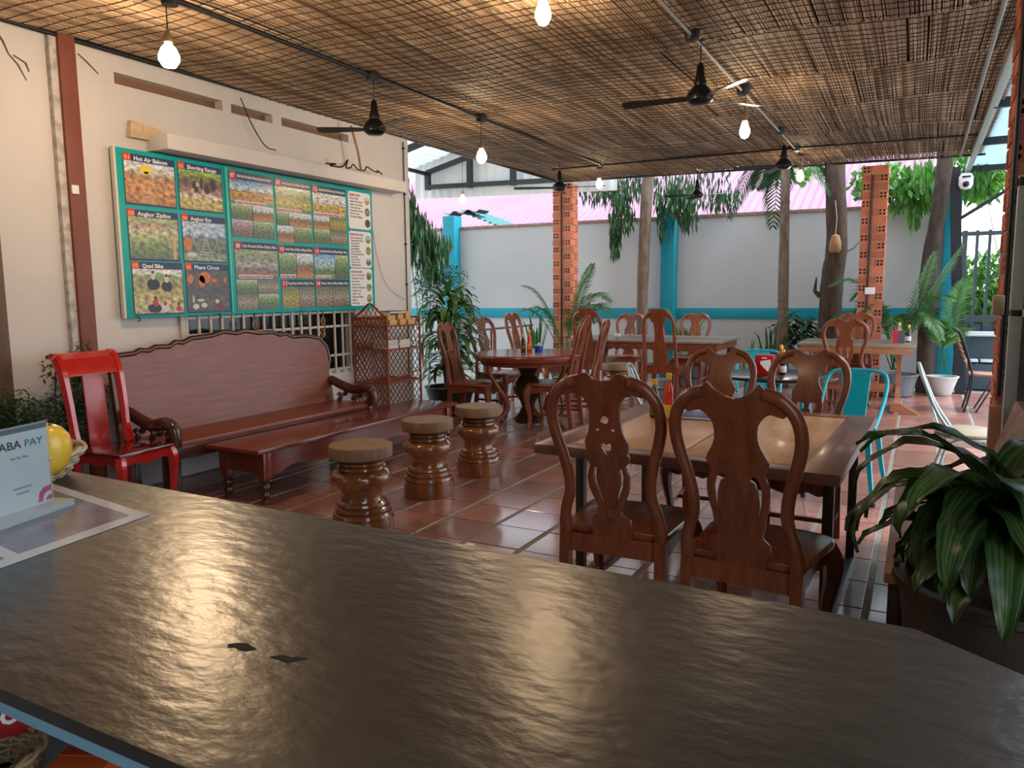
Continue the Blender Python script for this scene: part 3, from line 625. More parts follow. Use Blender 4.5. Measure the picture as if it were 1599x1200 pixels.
LEAVES = [(185, 72, .62, .036, 2.6), (170, 60, .60, .034, 2.5), (200, 55, .60, .034, 2.4), (215, 70, .5, .038, 3.0), (232, 62, .52, .038, 3.0), (250, 60, .50, .04, 2.9), (268, 50, .6, .036, 2.7), (285, 55, .55, .036, 2.8),
          (150, 60, .5, .034, 2.3), (130, 68, .45, .034, 2.2), (178, 40, .55, .034, 2.1), (195, 35, .50, .032, 2.3), (222, 35, .5, .036, 2.4), (300, 60, .55, .036, 2.4), (320, 70, .5, .034, 2.2), (345, 60, .5, .034, 2.2), (20, 70, .5, .034, 2.0), (60, 75, .45, .034, 2.0), (100, 70, .45, .034, 2.0),
          (240, 78, .62, .036, 2.3), (205, 80, .6, .034, 1.9), (280, 78, .55, .036, 2.0), (160, 30, .42, .03, 1.9), (258, 30, .48, .036, 2.2), (188, 60, .70, .032, 2.9), (176, 80, .66, .03, 2.3)]
LEAVES += [(rr.uniform(150, 330), rr.uniform(5, 45), rr.uniform(.34, .5), .034, rr.uniform(1.2, 2.0)) for _ in range(22)]
for a, u, l, w_, b in LEAVES: leaf_obj(dp, (rr.uniform(-.05, .05), rr.uniform(-.05, .05), rr.uniform(.0, .12)), rad(a), rad(u), l * .80, w_ * 1.40, b * .76, M_STRIPE)
G().tube([(0, 0, -.16), (.0, 0, .12)], .03, 8).build('stem', M_BARK, dp)
dl = empty('bushy_dracaena', 'tall bushy dracaena with glossy leaves between rattan shelf and round table', 'plant', (-4.93, 7.56, .25))
for k in range(4):
    bx, by = (.05 * cos(k * 1.6), .05 * sin(k * 1.6)); G().tube([(bx, by, 0), (bx * 2, by * 2, .5), (bx * 3, by * 3, .95)], .016, 6).build('stem', M_BARK, dl)
rr = random.Random(5)
for i in range(150):
    z = rr.uniform(.22, 1.18); a = rr.uniform(0, 2 * pi)
    leaf_obj(dl, (.06 * cos(a), .06 * sin(a), z), a, rad(rr.uniform(25, 75)) * (1 if z > .5 else .6), rr.uniform(.36, .54) * (.8 if z < .6 else 1), rr.uniform(.034, .048), rr.uniform(1.1, 2.2), M_LEAF, .004)

# ================================================================== FURNITURE
# ---- carved chair prototypes. local: x across, +y to the front, origin on the floor under the backrest
LEAN = .20
def lean(p):
    z = p[2]; y = p[1]
    if z > .45: y -= LEAN * (z - .45) + .10 * max(0, z - .75) ** 2
    return (p[0], y, z)
SPL = {}
def mirror(P): return P + [(-x, z) for x, z in reversed(P)]
def splat_A():
    o = [(.000, 1.085), (.035, 1.088), (.06, 1.112), (.085, 1.107), (.13, 1.085), (.165, 1.055), (.15, 1.03), (.11, 1.04), (.075, 1.02), (.058, .985), (.058, .93), (.066, .88), (.083, .845), (.078, .80), (.086, .79), (.078, .765), (.066, .75), (.08, .71), (.078, .66), (.06, .61), (.042, .565), (.046, .55), (.075, .53), (.078, .48), (.078, .44)]
    h = [circ(0, .935, .019), circ(-.03, .895, .0095, 10), circ(.03, .895, .0095, 10),
         [(0, .838), (.012, .847), (.023, .838), (.022, .82), (.01, .80), (0, .79), (-.01, .80), (-.022, .82), (-.023, .838), (-.012, .847)],
         [(0, .585), (.008, .57), (.022, .55), (.022, .53), (.01, .528), (0, .535), (-.01, .528), (-.022, .53), (-.022, .55), (-.008, .57)]]
    for s in (-1, 1): h.append([(s * x, z) for x, z in ((.040, .745), (.058, .742), (.064, .71), (.060, .67), (.04, .62), (.028, .58), (.019, .582), (.028, .625), (.044, .675), (.046, .705))])
    return o, h
def splat_B():
    o = [(0, 1.06), (.03, 1.068), (.065, 1.09), (.088, 1.115), (.10, 1.10), (.15, 1.07), (.18, 1.04), (.16, 1.01), (.12, 1.02), (.09, 1.0), (.072, .97), (.07, .92), (.085, .88), (.105, .84), (.088, .80), (.105, .76), (.104, .70), (.09, .64), (.085, .60), (.075, .565), (.10, .54), (.10, .50), (.088, .47), (.088, .44)]
    h = []
    for s in (-1, 1): h.append([(s * x, z) for x, z in ((.042, .79), (.06, .795), (.077, .78), (.086, .74), (.082, .68), (.066, .62), (.06, .625), (.07, .68), (.066, .73), (.055, .765), (.04, .775))])
    return o, h
def splat_D():
    o = [(0, 1.075), (.03, 1.08), (.06, 1.10), (.085, 1.108), (.13, 1.08), (.17, 1.045), (.15, 1.02), (.11, 1.03), (.08, 1.01), (.06, .975), (.056, .93), (.07, .89), (.085, .86), (.08, .83), (.088, .79), (.082, .72), (.065, .66), (.05, .6), (.055, .55), (.08, .52), (.08, .44)]
    h = []
    for s in (-1, 1): h.append([(s * x, z) for x, z in ((.012, .79), (.02, .80), (.045, .805), (.06, .79), (.06, .76), (.045, .76), (.045, .68), (.022, .68), (.022, .755), (.012, .765))])
    h.append([(-.008, .70), (.008, .70), (.008, .66), (-.008, .66)])
    return o, h
def splat_C():
    o = [(0, 1.16), (.06, 1.165), (.09, 1.155), (.14, 1.11), (.165, 1.06), (.14, 1.05), (.10, 1.075), (.085, 1.02), (.06, 1.0), (.055, .96), (.05, .9), (.055, .8), (.075, .7), (.085, .62), (.085, .44)]
    return o, []
STILE = [(.195, .0), (.195, .3), (.195, .50), (.187, .56), (.166, .63), (.166, .70), (.182, .78), (.204, .86), (.215, .93), (.208, .99), (.185, 1.035), (.145, 1.07), (.10, 1.085)]
STILE_C = [(.195, .0), (.195, .3), (.195, .5), (.193, .62), (.190, .75), (.185, .88), (.185, .98), (.17, 1.05), (.13, 1.10), (.08, 1.125)]
def make_chair(kind, m, cab=True):
    r = empty('dining_chair', 'x', 'chair')
    o, h = {'A': splat_A, 'B': splat_B, 'C': splat_C, 'D': splat_D}[kind]()
    os_ = [o[0]] + smooth_line(o[1:], 2)
    G().plate(mirror([p for p in os_ if p[0] >= 0][:]) if False else (lambda P: P + [(-x, z) for x, z in reversed(P) if x > 1e-5])(os_), h, .022, None, .003, lean).build('splat', m, r, True, sharp=.8)
    st = STILE_C if kind == 'C' else STILE
    for s in (-1, 1):
        P = [p for p in smooth_line(st, 4) if True]; low = [p for p in P if p[1] <= .46]; hi = [p for p in P if p[1] >= .44]
        pts = [lean((s * x, 0, z)) for x, z in hi]
        rr_ = [.027 if z < .52 else .0225 for x, z in hi]
        G().tube(pts, rr_, 10, up=(0, 1, 0)).build('stile', m, r)
        G().tube([(s * .20, -.045, 0), (s * .197, -.02, .2), (s * .195, 0, .46)], [.026, .028, .031], 4, up=(0, 1, 0)).build('leg', m, r, True, sharp=.5)
    # seat
    sh = [(-.21, .0), (.21, .0), (.215, .05), (.225, .20), (.24, .34), (.235, .40), (.20, .43), (.12, .445), (0, .45), (-.12, .445), (-.20, .43), (-.235, .40), (-.24, .34), (-.225, .20), (-.215, .05)]
    g = G(); n = len(sh); ring = []
    for k_, z in ((.96, .445), (1.0, .452), (1.0, .468), (.975, .476)): ring += [((x) * k_, .215 + (y - .215) * k_, z) for x, y in sh]
    g.add(ring, [tuple(range(n - 1, -1, -1)), tuple(3 * n + j for j in range(n))] + [(i * n + j, i * n + (j + 1) % n, (i + 1) * n + (j + 1) % n, (i + 1) * n + j) for i in range(3) for j in range(n)])
    g.build('seat', m, r, True, sharp=.9)
    # aprons with scalloped lower edge
    ap = [(-.21, .45), (.21, .45), (.21, .37), (.15, .355), (.10, .375), (.05, .36), (0, .345), (-.05, .36), (-.10, .375), (-.15, .355), (-.21, .37)]
    G().prism(ap, .405, .425, 'y').build('front_apron', m, r, False)
    G().prism([(-.18, .45), (.18, .45), (.18, .375), (-.18, .375)], -.012, .010, 'y').build('rear_apron', m, r, False)
    for s in (-1, 1):
        G().prism([(.02, .45), (.40, .45), (.40, .37), (.30, .375), (.22, .395), (.12, .375), (.02, .37)], s * .195 - .01, s * .195 + .01, 'x').build('side_apron', m, r, False)
        if cab: pts = [(s * .20, .40, .45), (s * .222, .425, .38), (s * .222, .43, .30), (s * .205, .41, .18), (s * .20, .40, .08), (s * .215, .425, .0)]; rs = [.036, .04, .033, .024, .022, .028]
        else: pts = [(s * .205, .41, .45), (s * .205, .41, .2), (s * .205, .41, 0)]; rs = [.03, .028, .024]
        P = smooth_line([(*p, q) for p, q in zip(pts, rs)], 4)
        G().tube([p[:3] for p in P], [p[3] for p in P], 6, up=(0, 1, 0)).build('leg', m, r, True, sharp=.9)
        G().box((s * .198, .19, .16), (.018, .42, .026), .004).build('stretcher', m, r)
    G().box((0, .2, .16), (.39, .022, .026), .004).build('stretcher', m, r)
    return r
PROTO = {}
def chair(kind, m, loc, rz, label, sc=1, group=None):
    key = (kind, m.name)
    if key not in PROTO: PROTO[key] = make_chair(kind, m); r = PROTO[key]
    else: r = copy_tree(PROTO[key])
    r.location = (loc[0], loc[1], 0); r.rotation_euler = (0, 0, rad(rz)); r.scale = (sc,) * 3; tag(r, label, 'chair', group)
    return r
GT = 'carved chairs at the near table'
chair('A', W_CHAIR, (-1.055, 2.80), 2, 'dark carved chair with pierced heart and dots in its splat, at near table', 1.025, GT)
chair('B', W_CHAIR, (-.53, 2.72), -6, 'dark carved chair with wide shouldered splat at near right of oak table', 1.02, GT)
chair('B', W_CHAIR, (-1.12, 4.82), 183, 'carved chair at far side of oak table, behind the chilli sauce bottle', .97, GT)
chair('D', W_CHAIR, (-.57, 4.64), 178, 'carved chair at far side of oak table beside the turquoise metal chair', .985, GT)
GR = 'carved chairs around the round table'
chair('D', W_CHAIR2, (-4.45, 6.98), -80, 'carved chair nearest the bushy dracaena, left of round table', 1.02, GR)
chair('A', W_CHAIR2, (-4.64, 8.0), -101, 'second carved chair left of round table, pierced dots in its splat', 1.04, GR)
chair('D', W_CHAIR2, (-4.74, 9.05), -86, 'carved chair farthest back at the left of the round table', 1.06, GR)
chair('C', W_CHAIR2, (-3.22, 7.32), 97, 'tall high-backed chair seen from its side at right of round table', 1.03, GR)
chair('D', W_CHAIR2, (-3.25, 8.0), 103, 'narrow side-on carved chair just right of the tall high-backed chair', 1.02, GR)
GL = 'chairs around the long carved table'
chair('C', W_CHAIR2, (-3.92, 9.5), 0, 'wide high-backed chair at left end of long carved table', 1.05, GL)
chair('C', W_CHAIR2, (-2.88, 9.32), 0, 'high-backed chair with plain splat, back to viewer at long carved table', 1.05, GL)
chair('D', W_CHAIR2, (-3.95, 11.1), 180, 'small-looking carved chair behind long table, left of the slim tree trunk', 1.0, GL)
chair('D', W_CHAIR2, (-2.98, 11.25), 180, 'carved chair behind long table, just below second turquoise pillar', 1.0, GL)
chair('D', W_CHAIR2, (-.72, 9.1), 2, 'carved chair pushed to near side of trestle table', 1.02, 'chairs at the trestle table')
chair('D', W_CHAIR2, (-.74, 10.7), 180, 'carved chair at the far side of the trestle table', 1.03, 'chairs at the trestle table')

# ---- near oak table
t = empty('dining_table', 'large square dining table with light oak panels and dark frame', 'table', (-.87, 3.82, 0))
def tb(name, c, d, m, b=.004): return G().box((c[0] + .87, c[1] - 3.82, c[2]), d, b).build(name, m, t)
tb('frame_board', (-.255, 3.82, .727), (.15, 1.58, .046), W_FRAME); tb('frame_board', (-1.485, 3.82, .727), (.15, 1.58, .046), W_FRAME)
tb('frame_board', (-.87, 3.085, .727), (1.08, .11, .046), W_FRAME); tb('frame_board', (-.87, 4.555, .727), (1.08, .11, .046), W_FRAME)
tb('oak_panel', (-1.142, 3.82, .725), (.536, 1.36, .04), W_OAK, .002); tb('oak_panel', (-.598, 3.82, .725), (.536, 1.36, .04), W_OAK, .002)
DM = mat('dark_brown_steel_leg', (.045, .025, .02), .4)
for x in (-.26, -1.46):
    for y in (3.36, 4.32): tb('leg', (x, y, .353), (.045, .045, .705), DM)
    tb('foot_rail', (x, 3.84, .018), (.05, 1.0, .035), M_BLACK)
tb('cross_rail', (-.86, 3.36, .66), (1.2, .03, .05), DM); tb('cross_rail', (-.86, 4.32, .66), (1.2, .03, .05), DM)
t.rotation_euler.z = rad(-2); t.scale = (.955, .96, 1)
mn = empty('menu_sheet', 'dark blue laminated menu sheet with white lines lying on oak table', 'menu', (-.98, 4.22, .7505), rad(4))
G().box((0, 0, .001), (.42, .30, .0016)).build('border', mat('menu_white', (.75, .76, .78), .25), mn, False)
for i in (-1, 1):
    for j in (-1, 1): G().box((i * .098, j * .066, .002), (.185, .122, .0008)).build('print', mat('menu_blue', (.035, .06, .17), .3, col2=(.08, .12, .28), noise_scale=30), mn, False)
# ---- bottles
M_YEL = mat('yellow_plastic', (.85, .58, .02), .4); M_CHILI = mat('chilli_sauce', (.75, .05, .015), .2, coat=.5); M_SOY = mat('dark_soy_sauce', (.025, .010, .006), .12, coat=.6)
M_LABY = mat('yellow_label', (.85, .55, .03), .5); M_CLEAR = mat('bottle_glass_clear', (.7, .72, .68), .1, trans=.7)
M_LABG = mat('green_label', (.10, .18, .04), .5, col2=(.25, .1, .03), noise_scale=12)
def bottle(name, label, loc, h, r, body, lab, cap=M_YEL, shape='chili', grp=None, ztop=None):
    b = empty(name, label, 'bottle', loc, 0, grp)
    if shape == 'chili': pf = [(r * .9, 0), (r, .006), (r, h * .16), (r * 1.04, h * .18), (r, h * .33), (r * 1.0, h * .36), (r * .80, h * .46), (r * .88, h * .56), (r * .80, h * .68), (r * .45, h * .80), (r * .34, h * .85), (r * .34, h * .90)]
    else: pf = [(r * .9, 0), (r, .006), (r, h * .55), (r * .9, h * .62), (r * .45, h * .74), (r * .36, h * .80), (r * .36, h * .88)]
    G().lathe(pf, n=18).build('body', body, b)
    nk = G().lathe([(r * .35, h * .76), (r * .47, h * .79), (r * .38, h * .87)], n=14).build('neck', M_CLEAR, b)
    G().lathe([(r * .50, h * .86), (r * .52, h * .87), (r * .5, h * .97), (r * .42, h), (.0, h)], n=14).build('cap', cap, nk)
    G().lathe([(r * 1.03, h * .08), (r * 1.06, h * .085), (r * 1.06, h * .34), (r * 1.03, h * .345)], n=18).build('label', lab, b)
    return b
bottle('chilli_sauce_bottle', 'red chilli sauce bottle with yellow cap and yellow label on oak table', (-1.175, 3.95, .75), .26, .029, M_CHILI, M_LABY)
bottle('soy_sauce_bottle', 'dark soy sauce bottle with yellow cap left of chilli bottle on oak table', (-1.275, 4.02, .75), .215, .026, M_SOY, M_LABG, shape='soy')

# ---- round table
RT = (-3.72, 7.25)
t = empty('round_table', 'round polished wooden table on a turned pedestal with sweeping legs', 'table', (RT[0], RT[1], 0))
G().lathe([(.0, .715), (.52, .715), (.54, .725), (.575, .735), (.585, .755), (.59, .772), (.59, .782), (.582, .79), (.575, .80), (.0, .80)], n=56).build('tabletop', W_TABLE, t)
G().lathe([(.44, .68), (.50, .68), (.52, .72), (.44, .72)], n=48).build('apron', W_CHAIR2, t)
G().lathe([(.14, .04), (.16, .10), (.10, .16), (.07, .22), (.09, .28), (.15, .36), (.17, .44), (.12, .52), (.08, .56), (.11, .62), (.16, .68), (.2, .745)], n=24).build('pedestal', W_DARK, t)
for a in (232, 352, 112):
    c, s_ = cos(rad(a)), sin(rad(a))
    P = smooth_line([(.47 * c, .47 * s_, .70, .022), (.45 * c, .45 * s_, .60, .026), (.34 * c, .34 * s_, .42, .030), (.25 * c, .25 * s_, .28, .036), (.27 * c, .27 * s_, .16, .034), (.42 * c, .42 * s_, .06, .024), (.49 * c, .49 * s_, .0, .028)], 5)
    G().tube([p[:3] for p in P], [p[3] for p in P], 6).build('leg', W_CHAIR2, t)
bottle('soy_sauce_bottle', 'dark sauce bottle with yellow cap on the round table', (-3.86, 7.42, .80), .19, .027, M_SOY, M_LABG, shape='soy')
bottle('chilli_sauce_bottle', 'red sauce bottle with orange label on the round table', (-3.80, 7.45, .80), .235, .028, M_CHILI, mat('orange_label', (.8, .28, .03), .5))
bt = empty('blue_tub', 'small blue sauce tub with white spout on the round table', 'tub', (-3.71, 7.5, .80))
G().lathe([(.042, 0), (.046, .004), (.046, .06), (.042, .062), (.0, .062)], n=18).build('body', mat('blue_plastic', (.01, .06, .45), .3), bt)
G().lathe([(.014, .062), (.014, .08), (.01, .09), (.0, .092)], n=10).build('spout', M_WHITE, bt)
G().lathe([(.047, .056), (.048, .06), (.046, .066), (.0, .068)], n=18).build('lid', mat('pale_blue_plastic', (.35, .5, .7), .3), bt)

# ---- long carved table
t = empty('carved_table', 'long rectangular wooden table with carved apron in front of the slim tree', 'table', (-3.25, 10.2, 0))
G().box((0, 0, .785), (2.1, 1.25, .03), .012).build('tabletop', W_TRTOP, t)
sc = [(-1.0, .77), (1.0, .77), (1.0, .68)]
for i in range(20): sc += [(1.0 - .1 * i - .03, .665), (1.0 - .1 * i - .07, .69)]
sc += [(-1.0, .68)]
G().prism(sc, -.60, -.57, 'y').build('carved_apron', W_CHAIR2, t, False)
G().prism(sc, .57, .60, 'y').build('carved_apron', W_CHAIR2, t, False)
for s in (-1, 1): G().box((s * .99, 0, .72), (.03, 1.18, .09), .005).build('side_apron', W_CHAIR2, t)
for i in range(9): G().box((-.88 + i * .22, -.603, .725), (.10, .012, .026), .005).build('carved_moulding', W_FRAME, t)
for x in (-.93, .93):
    for y in (-.52, .52): G().lathe([(.04, 0), (.05, .02), (.035, .06), (.05, .15), (.055, .4), (.035, .5), (.05, .56), (.05, .77)], (x, y, 0), 12).build('leg', W_DARK, t)
bottle('fish_sauce_bottle', 'slim pink-red bottle standing on the long carved table', (-3.1, 10.1, .80), .2, .026, mat('pink_red_sauce', (.8, .03, .12), .3), mat('pink_label', (.85, .1, .2), .5), mat('red_cap', (.6, .02, .04), .4), 'soy')
gcup = empty('glass_jar', 'small clear glass jar on the left of the long carved table', 'jar', (-3.62, 9.75, .80))
G().lathe([(.035, 0), (.04, .005), (.04, .07), (.037, .07), (.036, .008), (.0, .008)], n=16).build('body', M_CLEAR, gcup)
G().lathe([(.041, .04), (.042, .042), (.041, .075), (.0, .077)], n=16).build('lid', M_WHITE, gcup)
# ---- trestle table
t = empty('trestle_table', 'wooden trestle table with worn top near the grey plant pot', 'table', (-.66, 10.15, 0))
G().box((0, 0, .79), (1.28, 1.0, .035), .005).build('tabletop', W_TRTOP, t)
G().box((0, -.47, .735), (1.2, .03, .075), .004).build('apron', W_TREST, t); G().box((0, .47, .735), (1.2, .03, .075), .004).build('apron', W_TREST, t)
for s in (-1, 1): G().box((s * .585, 0, .735), (.03, .94, .075), .004).build('apron', W_TREST, t)
for s in (-1, 1):
    tr = G(); tr.prism([(-.30, .70), (.30, .70), (.12, .60), (.07, .45), (.07, .28), (.13, .15), (.26, .13), (.46, 0), (.30, 0), (.18, .06), (-.18, .06), (-.30, 0), (-.46, 0), (-.26, .13), (-.13, .15), (-.07, .28), (-.07, .45), (-.12, .60)], s * .46 - .025, s * .46 + .025, 'x')
    tr.build('trestle_leg', W_TREST, t, False)
G().box((0, 0, .25), (.9, .05, .10), .004).build('stretcher', W_TREST, t)
ft = G(); ft.prism([(0, .12), (.10, .12), (.26, .03), (.30, 0), (.12, .0), (.05, .03), (0, .03)], -.42, -.36, 'y', xform((.40, 0, 0))); ft.build('foot', W_TREST, t, False)
bottle('oyster_sauce_bottle', 'glass bottle with yellow cap behind the red menu card on the trestle table', (-.215, 10.1, .808), .24, .03, M_CLEAR, mat('pale_label', (.7, .65, .6), .5), shape='soy')
bottle('soy_sauce_bottle', 'dark bottle with yellow cap at the right end of the trestle table', (-.115, 10.15, .808), .21, .028, M_SOY, mat('pale_label', (.7, .65, .6), .5), shape='soy')
mc = empty('menu_card', 'red and dark grey menu card standing on the trestle table', 'menu', (-.215, 9.98, .808))
G().box((0, 0, .075), (.125, .006, .15)).build('card', mat('menu_red', (.65, .02, .04), .4), mc, False)
G().prism([(.0, .0), (.062, .0), (.062, .15), (.02, .15), (-.005, .12), (-.015, .075), (-.012, .03)], -.0045, -.0035, 'y').build('grey_print', mat('menu_grey', (.10, .10, .12), .4), mc, False)

# ---- black cafe table with turquoise frame, chairs
t = empty('cafe_table', 'round black-topped cafe table on turquoise legs behind the oak table', 'table', (-1.02, 6.55, 0))
G().lathe([(.0, .725), (.45, .725), (.47, .73), (.47, .745), (.46, .75), (.0, .75)], n=40).build('tabletop', mat('black_laminate', (.015, .016, .018), .18), t)
for a in (45, 135, 225, 315): G().tube([(.30 * cos(rad(a)), .30 * sin(rad(a)), .725), (.36 * cos(rad(a)), .36 * sin(rad(a)), 0)], .015, 8).build('leg', M_TEALC, t)
nb = empty('napkin_box', 'red square napkin dispenser with white napkin on black cafe table', 'napkin box', (-1.13, 6.55, .75), rad(5))
G().box((0, 0, .08), (.15, .11, .16), .006).build('box', mat('red_plastic', (.55, .01, .02), .3), nb)
G().add([(-.03, -.06, .11), (.05, -.065, .125), (.06, -.11, .05), (.035, -.12, .03), (.0, -.10, .06), (-.03, -.075, .09)], [(0, 1, 5), (1, 2, 4), (2, 3, 4), (1, 4, 5)]).build('napkin', M_WHITE, nb, False)
G().box((0, -.0565, .135), (.04, .002, .012)).build('slot_rim', M_WHITE, nb, False)
bottle('chilli_sauce_bottle', 'orange-red sauce bottle with yellow cap beside red napkin box', (-1.02, 6.68, .75), .235, .028, M_CHILI, mat('orange_label', (.8, .28, .03), .5), grp=None)
bottle('soy_sauce_bottle', 'dark sauce bottle with yellow cap in front of orange bottle on cafe table', (-.985, 6.56, .75), .205, .027, M_SOY, mat('pale_label', (.7, .65, .6), .5), shape='soy')
def metal_chair(label, loc, rz):
    r = empty('metal_chair', label, 'chair', (loc[0], loc[1], 0), rad(rz), 'turquoise metal chairs')
    G().box((0, .02, .44), (.36, .36, .025), .012).build('seat', M_TEALC, r)
    B = smooth_line([(-.19, .12, .50), (-.205, -.08, .66), (-.20, -.20, .80), (-.15, -.235, .855), (0, -.245, .865), (.15, -.235, .855), (.20, -.20, .80), (.205, -.08, .66), (.19, .12, .50)], 6)
    G().tube(B, .013, 8).build('back_rail', M_TEALC, r)
    G().prism([(-.065, .45), (.065, .45), (.10, .855), (-.10, .855)], -.008, .008, 'y', xform((0, -.165, 0), rx=rad(0)) @ Matrix.Shear('XZ', 4, (0, -.0)) ).build('back_panel', M_TEALC, r, False)
    bp_ = r.children[-1]
    for v in bp_.data.vertices: v.co.y -= (v.co.z - .45) * .19
    pe = G().prism([(-.035, .52), (.035, .52), (.055, .78), (-.055, .78)], -.011, .011, 'y', xform((0, -.165, 0))).build('panel_rib', M_TEALC, r, False)
    for v in pe.data.vertices: v.co.y -= (v.co.z - .45) * .19
    for sx_ in (-1, 1):
        for sy in (-1, 1):
            P = [(sx_ * .165, .02 + sy * .165, .43), (sx_ * .19, .02 + sy * .19, .22), (sx_ * .225, .02 + sy * .23, .0)]
            lg_ = G().tube(P, [.026, .020, .015], 4).build('leg', M_TEALC, r)
            G().lathe([(.017, 0), (.019, .02), (.015, .03)], (sx_ * .225, .02 + sy * .23, 0), 8).build('rubber_foot', M_BLACK, lg_)
    return r
metal_chair('turquoise metal chair with bent tube back at the right of oak table', (-.41, 5.74), 172)
metal_chair('turquoise metal chair behind the black cafe table', (-1.32, 7.35), 190)
def wire_chair(label, loc, rz, sc=1):
    r = empty('wire_chair', label, 'chair', (loc[0], loc[1], 0), rad(rz), None, sc)
    G().lathe([(.0, .455), (.20, .455), (.215, .465), (.215, .478), (.20, .485), (.0, .485)], n=30, sy=.95).build('seat', mat('worn_wood_seat', (.30, .24, .17), .4, col2=(.42, .35, .26), noise_scale=8), r)
    G().lathe([(.205, .443), (.22, .443), (.22, .457), (.205, .457)], n=30, sy=.95).build('seat_ring', M_SILV, r)
    top = smooth_line([(-.17, -.09, .45), (-.18, -.20, .62), (-.17, -.27, .78), (-.11, -.31, .89), (0, -.325, .93), (.11, -.31, .89), (.17, -.27, .78), (.18, -.20, .62), (.17, -.09, .45)], 6)
    G().tube(top, .012, 8).build('back_hoop', M_SILV, r)
    for x in (-.10, -.035, .035, .10): G().tube([(x * .8, -.17, .45), (x, -.25, .7), (x * 1.0, -.315, .90 - abs(x) * .25)], .006, 6).build('back_spindle', M_SILV, r)
    for sx_ in (-1, 1):
        P = smooth_line([(sx_ * .25, -.24, 0), (sx_ * .20, -.17, .25), (sx_ * .17, -.12, .40), (sx_ * .16, .0, .445), (sx_ * .17, .11, .40), (sx_ * .20, .17, .25), (sx_ * .25, .22, 0)], 6)
        G().tube(P, .011, 8).build('leg', M_SILV, r)
    return r
wire_chair('silver tube chair with round wooden seat facing the near brick pillar', (.33, 5.95), -90)
wire_chair('white wire-backed chair half hidden behind the oak table bottles', (-1.88, 6.15), -82, .9)
fc = empty('folding_chair', 'black tube folding chair with wooden slats near the black steel post', 'chair', (.5, 10.4, 0))
for y_ in (-.2, .2):
    P = smooth_line([(.0, y_, 0), (.05, y_, .25), (.06, y_, .45), (-.02, y_, .75), (-.09, y_, .93), (-.14, y_, .96)], 6)
    G().tube(P, .013, 8).build('frame_tube', M_BLACK, fc)
G().tube([(-.14, -.2, .96), (-.15, 0, .97), (-.14, .2, .96)], .013, 8).build('top_tube', M_BLACK, fc)
for i in range(5):
    z = .55 + i * .065; G().box((.02 - i * .022 - .02, 0, z), (.014, .38, .055), .003).build('slat', W_TREST, fc)
G().box((.18, 0, .44), (.30, .38, .02), .005).build('seat', W_TREST, fc)
for y_ in (-.18, .18): G().tube([(.05, y_, .45), (.33, y_, .44), (.12, y_, .0)], .011, 6).build('leg_tube', M_BLACK, fc)
# ---- hand rail left behind the round table
hr = empty('hand_rail', 'thin dark red metal rail before the white yard wall, behind carved chairs', 'rail', (-6.6, 11.3, 0))
RM = mat('maroon_metal', (.10, .03, .03), .4)
G().tube([(-.75, 0, .74), (.9, 0, .90)], .02, 8).build('top_rail', RM, hr); G().tube([(-.75, 0, .2), (.9, 0, .25)], .015, 8).build('low_rail', RM, hr)
for x in (-.7, .1, .85): G().tube([(x, 0, 0), (x, 0, .74 + (x + .75) * .097)], .02, 8).build('upright', RM, hr)

# ---- bench, low table, stools
b = empty('wooden_settee', 'long reddish-brown wooden settee with scalloped high back under picture board', 'settee', (-4.75, 4.35, 0))
def bp(x, y, z): return (x + 4.75, y - 4.35, z)
top = [(3.30, .90), (3.32, 1.0), (3.38, 1.025), (3.5, 1.03), (3.55, 1.05), (3.62, 1.04), (3.68, 1.065), (3.8, 1.06), (3.86, 1.09), (3.92, 1.08), (4.0, 1.11), (4.2, 1.12), (4.32, 1.145), (4.45, 1.125), (4.55, 1.14), (4.68, 1.115), (4.85, 1.115), (4.93, 1.085), (5.0, 1.095), (5.08, 1.06), (5.25, 1.06), (5.42, 1.03), (5.51, .95), (5.53, .80), (5.49, .70), (5.51, .60), (5.51, .44)]
poly = [(y - 4.35, z) for y, z in [(3.30, .44)] + top[::1]][::-1]
g = G(); g.prism(poly, -.205, -.17, 'x'); o = g.build('backrest', W_BENCH, b, True, sharp=.6)
for v in o.data.vertices: v.co.x -= (v.co.z - .44) * .12
P = [bp(-4.93 - (z - .44) * .12, y, z + .006) for y, z in top[:24]]
G().tube(P, .021, 8).build('back_trim', W_BTRIM, b)
G().box(bp(-4.70, 4.44, .42), (.46, 2.20, .04), .008).build('seat', W_BENCH, b)
G().box(bp(-4.49, 4.44, .36), (.03, 2.1, .09), .005).build('front_apron', W_BTRIM, b)
for y in (3.37, 5.50):
    P = smooth_line([(*bp(-4.94, y, .64), .040), (*bp(-4.78, y, .58), .044), (*bp(-4.66, y, .555), .044), (*bp(-4.54, y, .575), .046), (*bp(-4.455, y, .555), .046), (*bp(-4.43, y, .49), .042), (*bp(-4.435, y, .42), .040)], 5)
    G().tube([p[:3] for p in P], [p[3] for p in P], 10).build('armrest', W_BTRIM, b)
    g = G()
    for (xx, zz) in ((-4.85, .5), (-4.78, .56), (-4.68, .52), (-4.6, .55), (-4.52, .5)): g.tube([bp(xx, y, zz - .06), bp(xx + .03, y, zz - .02), bp(xx, y, zz + .01)], .024, 6)
    g.build('armrest_carving', W_BTRIM, b)
    for x in (-4.49, -4.92): G().box(bp(x, y, .21), (.09, .09, .42), .012).build('leg', W_BTRIM, b)
lt = empty('low_table', 'long low red-brown wooden table in front of the settee', 'table', (-4.15, 4.85, 0))
G().box((0, 0, .385), (.52, 2.52, .032), .01).build('tabletop', W_TABLE, lt)
apn = [(-1.17, .37), (1.17, .37), (1.17, .20), (1.02, .19), (.95, .215), (.85, .235), (.55, .20), (.3, .225), (0, .20), (-.3, .225), (-.55, .20), (-.85, .235), (-.95, .215), (-1.02, .19), (-1.17, .20)]
